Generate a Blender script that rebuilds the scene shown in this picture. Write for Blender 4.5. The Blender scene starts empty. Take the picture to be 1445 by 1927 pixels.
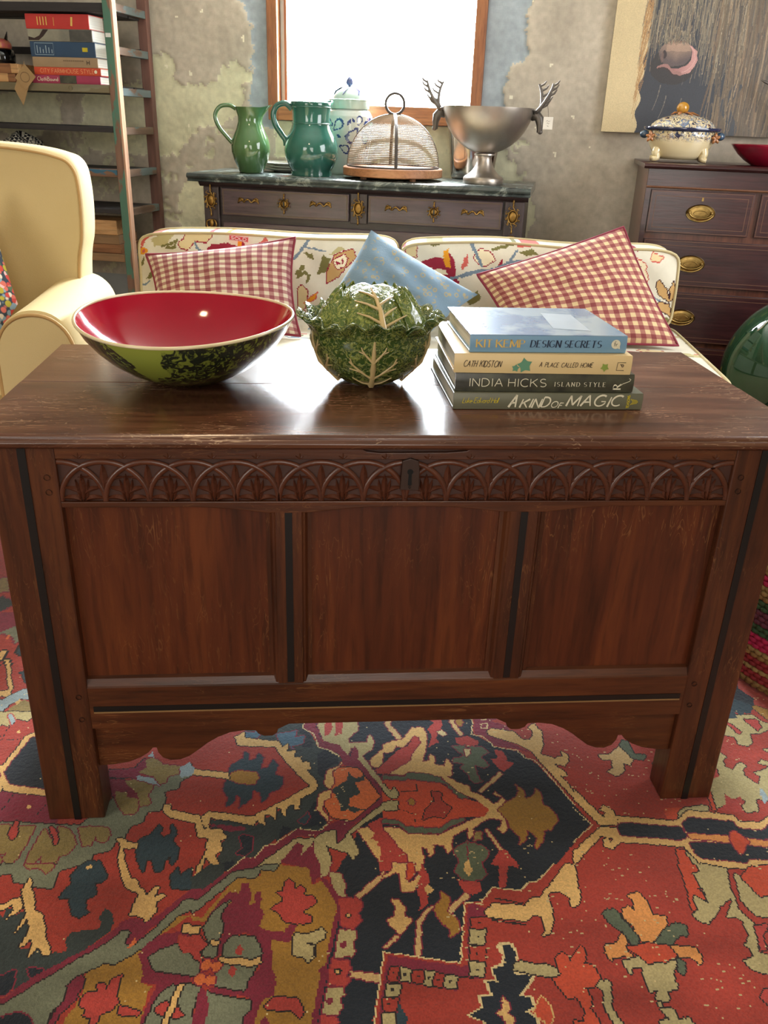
import bpy, bmesh, math, random
import numpy as np
from mathutils import Matrix, Vector
random.seed(7); RNG=np.random.default_rng(7)
SC=bpy.context.scene; COL=SC.collection
PI=math.pi
# ------------------------------------------------------------------ camera
cam=bpy.data.cameras.new('camera'); camo=bpy.data.objects.new('camera',cam); COL.objects.link(camo)
cam.sensor_fit='HORIZONTAL'; cam.sensor_width=36.0; cam.lens=1590.1/1445*36.0; cam.clip_start=0.02
Rr,Ru,Rf=(0.996278,-0.079672,0.032908),(0.003577,0.419635,0.907686),(0.086126,0.904190,-0.418358)
camo.matrix_world=Matrix(((Rr[0],Ru[0],-Rf[0],-0.14092),(Rr[1],Ru[1],-Rf[1],-1.15119),(Rr[2],Ru[2],-Rf[2],1.13180),(0,0,0,1)))
SC.camera=camo
# ------------------------------------------------------------------ room frame (the room stands 16 degrees askew to the chest)
TH=math.radians(16.0); RO=Vector((0,2.62,0)); RX=Vector((math.cos(TH),-math.sin(TH),0)); RY=Vector((math.sin(TH),math.cos(TH),0))
def r2w(x,y,z=0.0): return RO+RX*x+RY*y+Vector((0,0,z))
# ------------------------------------------------------------------ world, lights, exposure
w=bpy.data.worlds.new('sky'); SC.world=w; w.use_nodes=True
bg=w.node_tree.nodes['Background']; bg.inputs[0].default_value=(0.86,0.94,1.0,1); bg.inputs[1].default_value=120.0
def area(name,loc,target,sx,sy,power,col):
    l=bpy.data.lights.new(name,'AREA'); l.shape='RECTANGLE'; l.size=sx; l.size_y=sy; l.energy=power; l.color=col
    o=bpy.data.objects.new(name,l); COL.objects.link(o); o.location=loc
    o.rotation_euler=(Vector(target)-Vector(loc)).to_track_quat('-Z','Y').to_euler(); return o
pl=area('window_portal',r2w(-0.008,0.80,1.80),r2w(-0.008,0.0,1.80),0.94,1.20,1,(1,1,1)); pl.data.cycles.is_portal=True
area('front_left_fill',r2w(-1.3,-5.4,1.5),r2w(-0.3,0.0,0.6),1.5,1.6,52,(1.0,0.95,0.88))  # added fill from behind the camera; the front wall has no opening
area('front_right_fill',r2w(1.5,-5.4,1.3),r2w(0.2,0.0,0.6),1.3,2.1,46,(1.0,0.95,0.88))  # second added fill panel behind the camera; no doorway is built
area('right_side_light',r2w(2.45,-1.0,1.5),r2w(0.0,-0.9,0.7),1.2,1.3,45,(0.95,0.97,1.0))  # unseen side light; the right wall has no opening
area('ceiling_lamp_light',r2w(0.1,-2.6,2.45),r2w(0.1,-2.4,0.0),0.14,0.14,9,(1.0,0.70,0.42))
vs=SC.view_settings; vs.view_transform='Standard'; vs.look='None'; vs.gamma=1.0; vs.use_curve_mapping=False; vs.exposure=0.0
SC.cycles.max_bounces=8; SC.cycles.diffuse_bounces=4; SC.cycles.transparent_max_bounces=12; SC.cycles.caustics_reflective=False; SC.cycles.caustics_refractive=False
SC.cycles.sample_clamp_indirect=6.0
# ------------------------------------------------------------------ helpers
def lin(c):
    if isinstance(c,str): c=tuple(int(c[i:i+2],16)/255 for i in (0,2,4))
    return tuple((v/12.92 if v<=0.04045 else ((v+0.055)/1.055)**2.4) for v in c)
def rgba(c): return (*lin(c),1.0)
class NT:
    def __init__(s,name):
        s.m=bpy.data.materials.new(name); s.m.use_nodes=True; s.t=s.m.node_tree; s.b=s.t.nodes['Principled BSDF']; s.l=s.t.links
    def n(s,typ,**k):
        x=s.t.nodes.new(typ)
        for a,v in k.items():
            if a in x.inputs.keys(): x.inputs[a].default_value=v
            else: setattr(x,a,v)
        return x
    def c(s,a,b): s.l.new(a,b)
    def coords(s,kind='Object',scale=(1,1,1),rot=(0,0,0)):
        t=s.n('ShaderNodeTexCoord'); m=s.n('ShaderNodeMapping'); m.inputs['Scale'].default_value=scale; m.inputs['Rotation'].default_value=rot
        s.c(t.outputs[kind],m.inputs[0]); return m.outputs[0]
    def noise(s,vec,scale,detail=4,rough=.55,dist=0): 
        x=s.n('ShaderNodeTexNoise'); x.inputs['Scale'].default_value=scale; x.inputs['Detail'].default_value=detail; x.inputs['Roughness'].default_value=rough; x.inputs['Distortion'].default_value=dist
        s.c(vec,x.inputs['Vector']); return x.outputs['Fac']
    def ramp(s,fac,stops,interp='LINEAR'):
        r=s.n('ShaderNodeValToRGB'); r.color_ramp.interpolation=interp; e=r.color_ramp.elements
        while len(e)>1: e.remove(e[-1])
        e[0].position=stops[0][0]; e[0].color=stops[0][1]
        for p,cc in stops[1:]: q=e.new(p); q.color=cc
        s.c(fac,r.inputs[0]); return r.outputs[0]
    def mix(s,fac,a,b,mode='MIX'):
        x=s.n('ShaderNodeMix',data_type='RGBA',blend_type=mode)
        for sock,v in ((x.inputs[0],fac),(x.inputs[6],a),(x.inputs[7],b)):
            if hasattr(v,'is_output'): s.c(v,sock)
            else: sock.default_value=v
        return x.outputs[2]
    def math(s,op,a,b=0.0):
        x=s.n('ShaderNodeMath',operation=op)
        for i,v in enumerate((a,b)):
            if hasattr(v,'is_output'): s.c(v,x.inputs[i])
            else: x.inputs[i].default_value=v
        return x.outputs[0]
    def bump(s,h,strength=.3,dist=.002):
        x=s.n('ShaderNodeBump'); x.inputs['Strength'].default_value=strength; x.inputs['Distance'].default_value=dist; s.c(h,x.inputs['Height']); s.c(x.outputs[0],s.b.inputs['Normal'])
    def col(s,v):
        if hasattr(v,'is_output'): s.c(v,s.b.inputs['Base Color'])
        else: s.b.inputs['Base Color'].default_value=v
    def set(s,**k):
        for a,v in k.items(): s.b.inputs[a.replace('_',' ')].default_value=v
        return s
def plain(name,c,rough=.5,metal=0.0,c2=None,scale=12,amt=.5,bump=0,bscale=60,coat=0,spec=.5,kind='Object',stretch=(1,1,1)):
    t=NT(name); t.set(Roughness=rough,Metallic=metal,Coat_Weight=coat); t.b.inputs['Specular IOR Level'].default_value=spec
    v=t.coords(kind,stretch); n=t.noise(v,scale)
    a=rgba(c); b=rgba(c2) if c2 else tuple(x*.8 for x in a[:3])+(1,)
    t.col(t.ramp(n,((.5-amt*.5,a),(.5+amt*.5,b))))
    if bump: t.bump(t.noise(v,bscale,3),bump,.002)
    return t.m
def wood(name,dark,mid,light,axis='X',rough=.35,fleck=0.0,coat=0.0,scale=1.0,fl=None,bump=.25,kind='Object'):
    t=NT(name); t.set(Roughness=rough,Coat_Weight=coat,Coat_Roughness=.15)
    st={'X':(1.2,14,14),'Y':(14,1.2,14),'Z':(14,14,1.2)}[axis]
    v=t.coords(kind,tuple(k*scale for k in st))
    n1=t.noise(v,2.2,6,.6,.6); n2=t.noise(v,9,4,.6)
    big=t.noise(t.coords(kind,(3*scale,)*3),1.6,3)
    c=t.ramp(n1,((.28,rgba(dark)),(.5,rgba(mid)),(.74,rgba(light))))
    c=t.mix(t.math('MULTIPLY',big,.55),c,tuple(x*.62 for x in lin(mid))+(1,))
    pores=t.ramp(n2,((.36,(.45,.45,.45,1)),(.5,(1,1,1,1))))
    c=t.mix(.55,c,pores,'MULTIPLY')
    if fleck:
        fs={'X':(6,40,40),'Y':(40,6,40),'Z':(40,40,6)}[axis]
        f=t.noise(t.coords(kind,tuple(k*scale for k in fs),(0.4,0.5,0.35)),1.5,2,.5,2.2)
        zone=t.ramp(t.noise(t.coords(kind,(5*scale,)*3),1.1,2),((.46,(0,0,0,1)),(.62,(1,1,1,1))))
        fm=t.ramp(f,((.485,(0,0,0,1)),(.5,(1,1,1,1)),(.515,(0,0,0,1))))
        fac=t.math('MULTIPLY',t.math('MULTIPLY',fm,zone),fleck); c=t.mix(fac,c,rgba(fl or light))
    t.col(c); t.bump(n2,bump,.0015); return t.m
def attr_mat(name,rough=.6,bump=0,bscale=400,coat=0,var=.0,sheen=0,spec=.5):
    t=NT(name); a=t.n('ShaderNodeAttribute',attribute_name='col'); t.set(Roughness=rough,Coat_Weight=coat); t.b.inputs['Specular IOR Level'].default_value=spec
    c=a.outputs['Color']; v=t.coords()
    if var: c=t.mix(var,c,t.ramp(t.noise(v,30,5,.6),((.3,(.55,.55,.55,1)),(.7,(1.25,1.25,1.25,1)))),'MULTIPLY')
    t.col(c)
    if sheen: t.set(Sheen_Weight=sheen)
    if bump: t.bump(t.noise(v,bscale,3),bump,.002)
    return t.m
class G:
    "collects vertices and faces of ONE mesh"
    def __init__(s): s.v=[]; s.f=[]
    def add(s,v,f):
        o=len(s.v); s.v+=[tuple(p) for p in v]; s.f+=[tuple(i+o for i in q) for q in f]; return s
    def box(s,x0,x1,y0,y1,z0,z1):
        return s.add([(x,y,z) for z in (z0,z1) for y in (y0,y1) for x in (x0,x1)],[(0,2,3,1),(4,5,7,6),(0,1,5,4),(2,6,7,3),(0,4,6,2),(1,3,7,5)])
    def prism(s,poly,axis,a,b):
        "poly 2-D outline (ccw) swept along axis from a to b; axis y: poly=(x,z); axis x: poly=(y,z); axis z: poly=(x,y)"
        def P(p,t): return {'y':(p[0],t,p[1]),'x':(t,p[0],p[1]),'z':(p[0],p[1],t)}[axis]
        n=len(poly); v=[P(p,a) for p in poly]+[P(p,b) for p in poly]
        f=[tuple(range(n)),tuple(range(2*n-1,n-1,-1))]+[(i,i+n,(i+1)%n+n,(i+1)%n) for i in range(n)]
        return s.add(v,f)
    def lathe(s,prof,seg=40,c=(0,0,0),sx=1,sy=1,fn=None):
        v=[];f=[];n=len(prof)
        for j in range(seg):
            a=2*PI*j/seg
            for i,(r,z) in enumerate(prof):
                x,y,zz=r*math.cos(a)*sx,r*math.sin(a)*sy,z
                if fn: x,y,zz=fn(x,y,zz,a,r)
                v.append((c[0]+x,c[1]+y,c[2]+zz))
        for j in range(seg):
            k=(j+1)%seg
            for i in range(n-1): f.append((j*n+i,k*n+i,k*n+i+1,j*n+i+1))
        return s.add(v,f)
    def tube(s,path,rad,seg=8,closed=False,flat=1.0,up=(0,0,1)):
        P=[Vector(p) for p in path]; n=len(P); R=rad if isinstance(rad,(list,tuple)) else [rad]*n
        v=[];f=[]; U=Vector(up); nrm=None
        for i in range(n):
            a=P[(i-1)%n] if (closed or i>0) else P[i]; b=P[(i+1)%n] if (closed or i<n-1) else P[i]
            t=(b-a).normalized() if (b-a).length>1e-9 else Vector((0,0,1))
            if nrm is None:
                nrm=U.cross(t)
                if nrm.length<1e-3: nrm=Vector((1,0,0)).cross(t)
                if nrm.length<1e-3: nrm=Vector((0,1,0)).cross(t)
            nrm=(nrm-t*nrm.dot(t))
            if nrm.length<1e-6: nrm=t.orthogonal()
            nrm.normalize(); bn=t.cross(nrm)
            for k in range(seg):
                q=2*PI*k/seg; v.append(P[i]+nrm*(R[i]*math.cos(q))+bn*(R[i]*flat*math.sin(q)))
        m=n if closed else n-1
        for i in range(m):
            for k in range(seg):
                a,b=i*seg+k,i*seg+(k+1)%seg; c,d=((i+1)%n)*seg+(k+1)%seg,((i+1)%n)*seg+k; f.append((a,b,c,d))
        if not closed: f.append(tuple(range(seg-1,-1,-1))); f.append(tuple(range((n-1)*seg,n*seg)))
        return s.add(v,f)
    def ball(s,c,r,seg=12,rings=8,sc=(1,1,1)):
        prof=[(max(1e-4,r*math.sin(PI*i/rings)),-r*math.cos(PI*i/rings)) for i in range(rings+1)]
        v0=len(s.v); s.lathe(prof,seg); 
        for i in range(v0,len(s.v)): p=s.v[i]; s.v[i]=(c[0]+p[0]*sc[0],c[1]+p[1]*sc[1],c[2]+p[2]*sc[2])
        return s
    def grid(s,fn,nu,nv):
        "fn(u,v)->xyz for u,v in 0..1; face order row by row (v outer)"
        return s.add([fn(i/nu,j/nv) for j in range(nv+1) for i in range(nu+1)],[(j*(nu+1)+i,j*(nu+1)+i+1,(j+1)*(nu+1)+i+1,(j+1)*(nu+1)+i) for j in range(nv) for i in range(nu)])
    def o(s,name,mat,parent=None,smooth=0,bevel=0,seg=2,label=None,loc=None,rot=None,kind=None,sub=0,fix=True):
        me=bpy.data.meshes.new(name); me.from_pydata(s.v,[],s.f)
        if fix:
            bm=bmesh.new(); bm.from_mesh(me); bmesh.ops.recalc_face_normals(bm,faces=bm.faces); bm.to_mesh(me); bm.free()
        me.materials.append(mat)
        if smooth:
            me.shade_smooth(); me.set_sharp_from_angle(angle=math.radians(smooth))
        ob=bpy.data.objects.new(name,me); COL.objects.link(ob)
        if parent is not None: ob.parent=parent
        if loc: ob.location=loc
        if rot: ob.rotation_euler=rot
        if bevel:
            b=ob.modifiers.new('bevel','BEVEL'); b.width=bevel; b.segments=seg; b.limit_method='ANGLE'; b.angle_limit=.6
        if sub: x=ob.modifiers.new('sub','SUBSURF'); x.levels=sub; x.render_levels=sub
        if label: ob['label']=label
        if kind: ob['kind']=kind
        return ob
def tag(o,label,cat,group=None):
    o['label']=label; o['category']=cat
    if group: o['group']=group
    return o
def thing(name,label,cat,loc=(0,0,0),rz=0.0,group=None):
    o=bpy.data.objects.new(name,None); COL.objects.link(o); o.location=loc; o.rotation_euler=(0,0,rz); o.empty_display_size=.05
    return tag(o,label,cat,group)
def link_copy(o,parent,loc=None,rot=None,scale=None):
    c=o.copy(); COL.objects.link(c); c.parent=parent
    if loc is not None: c.location=loc
    if rot is not None: c.rotation_euler=rot
    if scale is not None: c.scale=scale
    return c
def face_col(ob,C):
    a=ob.data.attributes.new('col','FLOAT_COLOR','FACE'); n=len(ob.data.polygons)
    buf=np.ones((n,4),dtype=np.float32); buf[:,:3]=C[:n]; a.data.foreach_set('color',buf.ravel())
def inpoly(X,Y,pts):
    r=np.zeros(X.shape,bool); n=len(pts)
    for i in range(n):
        x0,y0=pts[i]; x1,y1=pts[(i+1)%n]
        if y0==y1: continue
        r^=((Y>=min(y0,y1))&(Y<max(y0,y1)))&(X<(x1-x0)*(Y-y0)/(y1-y0)+x0)
    return r
def nearline(X,Y,pts,w):
    r=np.zeros(X.shape,bool)
    for (x0,y0),(x1,y1) in zip(pts[:-1],pts[1:]):
        dx,dy=x1-x0,y1-y0; t=np.clip(((X-x0)*dx+(Y-y0)*dy)/(dx*dx+dy*dy+1e-9),0,1)
        r|=np.hypot(X-x0-t*dx,Y-y0-t*dy)<w
    return r
def paint(X,Y,C,shapes,pal,dil=1):
    "X,Y 2-D regular grids (same units as the shapes); C (h,w,3) filled in painter's order"
    def num(s): v=[float(a) for a in s.split()]; return list(zip(v[0::2],v[1::2]))
    for c,s,*o in shapes:
        o=o[0] if o else ''
        if c.startswith('L:'):
            _,k,wd=c.split(':'); P=num(s); m=nearline(X,Y,P,float(wd)); C[m]=pal[k]; continue
        if c.startswith('O:'):
            x,y,r=[float(a) for a in s.split()]; m=np.hypot(X-x,Y-y)<r; k=c[2:]
        else: m=inpoly(X,Y,num(s)); k=c
        if o:
            d=m.copy()
            for _ in range(dil):
                e=d.copy(); e[1:]|=d[:-1]; e[:-1]|=d[1:]; e[:,1:]|=d[:,:-1]; e[:,:-1]|=d[:,1:]; d=e
            C[d&~m&(np.abs(C-np.array(pal[k])).sum(-1)>1e-6)]=pal[o]
        C[m]=pal[k]
    return C
def arc(cx,cy,rx,ry,a0,a1,n=10): return [(cx+rx*math.cos(math.radians(a0+(a1-a0)*i/n)),cy+ry*math.sin(math.radians(a0+(a1-a0)*i/n))) for i in range(n+1)]
# ------------------------------------------------------------------ lettering: single-line strokes widened to flat ribbons
GL={'A':[[(0,0),(.36,1)],[(.36,1),(.72,0)],[(.14,.36),(.58,.36)]],'B':[[(0,0),(0,1)],[(0,1)]+arc(.3,.76,.26,.24,90,-90,8)+[(0,.52)],[(0,.52)]+arc(.34,.26,.3,.26,90,-90,8)+[(0,0)]],
'C':[arc(.42,.5,.42,.5,50,310,16)],'D':[[(0,0),(0,1)],[(0,1),(.2,1)]+arc(.22,.5,.46,.5,90,-90,12)+[(0,0)]],'E':[[(0,0),(0,1)],[(0,1),(.52,1)],[(0,.52),(.42,.52)],[(0,0),(.54,0)]],
'F':[[(0,0),(0,1)],[(0,1),(.52,1)],[(0,.52),(.42,.52)]],'G':[arc(.42,.5,.42,.5,50,330,16)+[(.8,.42),(.48,.42)]],'H':[[(0,0),(0,1)],[(.62,0),(.62,1)],[(0,.52),(.62,.52)]],'I':[[(.05,0),(.05,1)]],
'K':[[(0,0),(0,1)],[(.62,1),(0,.42)],[(.2,.6),(.66,0)]],'L':[[(0,0),(0,1)],[(0,0),(.5,0)]],'M':[[(0,0),(.06,1)],[(.06,1),(.42,.1)],[(.42,.1),(.78,1)],[(.78,1),(.84,0)]],'N':[[(0,0),(0,1)],[(0,1),(.64,0)],[(.64,0),(.64,1)]],
'O':[arc(.45,.5,.45,.5,0,360,20)],'P':[[(0,0),(0,1)],[(0,1),(.2,1)]+arc(.24,.74,.3,.26,90,-90,8)+[(0,.48)]],'R':[[(0,0),(0,1)],[(0,1),(.2,1)]+arc(.24,.74,.3,.26,90,-90,8)+[(0,.48)],[(.24,.48),(.6,0)]],
'S':[arc(.29,.75,.27,.25,40,270,9)+arc(.29,.25,.29,.25,90,-140,9)],'T':[[(.32,0),(.32,1)],[(0,1),(.64,1)]],'U':[[(0,1),(0,.35)]+arc(.3,.3,.3,.3,180,360,10)+[(.6,1)]],'Y':[[(0,1),(.32,.5)],[(.64,1),(.32,.5)],[(.32,.5),(.32,0)]],
'a':[arc(.24,.24,.22,.24,20,380,12),[(.46,.48),(.46,.02)]],'d':[arc(.24,.24,.22,.24,20,380,12),[(.47,1),(.47,0)]],'e':[[(.03,.26),(.46,.26)]+arc(.25,.24,.22,.24,5,300,12)],'h':[[(0,0),(0,1)],[(0,.3),(.12,.47),(.3,.45),(.36,.3),(.36,0)]],'k':[[(0,0),(0,1)],[(.36,.5),(0,.2)],[(.12,.3),(.4,0)]],'l':[[(.04,1),(.04,0)]],
'n':[[(0,0),(0,.48)],[(0,.3),(.12,.47),(.3,.45),(.36,.3),(.36,0)]],'o':[arc(.24,.24,.23,.24,0,360,14)],'r':[[(0,0),(0,.48)],[(0,.28),(.14,.46),(.28,.46)]],'t':[[(.12,.8),(.12,.08),(.22,0)],[(0,.5),(.26,.5)]],'f':[[(.12,0),(.12,.8),(.2,.98),(.36,.98)],[(0,.52),(.3,.52)]],'u':[[(0,.48),(.02,.12),(.16,0),(.34,.14)],[(.36,.48),(.36,0)]],'w':[[(0,.48),(.14,0),(.28,.4),(.42,0),(.56,.48)]]}
def ribbon(g,pts,w0,w1=None,close=False):
    "flat ribbon in the xz plane along 2-D pts; w0 width function or number"
    n=len(pts); L=[];Rt=[]
    for i in range(n):
        a=pts[max(0,i-1)]; b=pts[min(n-1,i+1)]; dx,dy=b[0]-a[0],b[1]-a[1]; d=math.hypot(dx,dy) or 1e-9
        wd=(w0(dx/d,dy/d,i/(n-1)) if callable(w0) else w0)*.5; px,py=-dy/d*wd,dx/d*wd
        L.append((pts[i][0]+px,0,pts[i][1]+py)); Rt.append((pts[i][0]-px,0,pts[i][1]-py))
    g.add(L+Rt,[(i,i+1,n+i+1,n+i) for i in range(n-1)])
def letters(text,h,style='sans',weight=.1,track=.22,slant=0.0,width=None,jit=0.0,word=.5):
    "returns G of flat lettering, baseline at z=0, facing -y, starting at x=0; fitted to width when given"
    g=G(); x=0.0; rnd=random.Random(hash(text)%999 if False else len(text)); sc=[]
    for ch in text:
        if ch==' ': x+=word; continue
        st=GL[ch]; wd=max(p[0] for q in st for p in q); dz=rnd.uniform(-jit,jit); sc.append((ch,x,dz,1+rnd.uniform(-jit,jit)*1.5)); x+=wd+track
    tot=max(1e-6,x-track); kx=(width/tot) if width else h
    for ch,ox,dz,zz in sc:
        for q in GL[ch]:
            P=[((ox+(p[0]))*kx+slant*p[1]*h,(p[1]*zz+dz)*h) for p in q]
            if style=='serif':
                f=lambda dx,dy,t: h*weight*(1.0 if (abs(dy)>.72 and not (dx*dy>0 and abs(dx)>.2)) else (.62 if abs(dy)>.6 else .32))
                ribbon(g,P,f)
                for e,nx in ((P[0],P[1]),(P[-1],P[-2])):
                    if abs(nx[1]-e[1])>.8*abs(nx[0]-e[0]) and len(q)<4 and (e[1]<.05*h or e[1]>.95*h): ribbon(g,[(e[0]-.12*h,e[1]),(e[0]+.12*h,e[1])],h*weight*.36)
            elif style=='brush':
                ribbon(g,P,lambda dx,dy,t: h*weight*(1.15-.5*t))
            else: ribbon(g,P,h*weight)
    return g
def put_text(name,text,parent,mat,x,y,z,h,**k):
    g=letters(text,h,**k); return g.o(name,mat,parent,loc=(x,y,z),fix=False)
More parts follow.
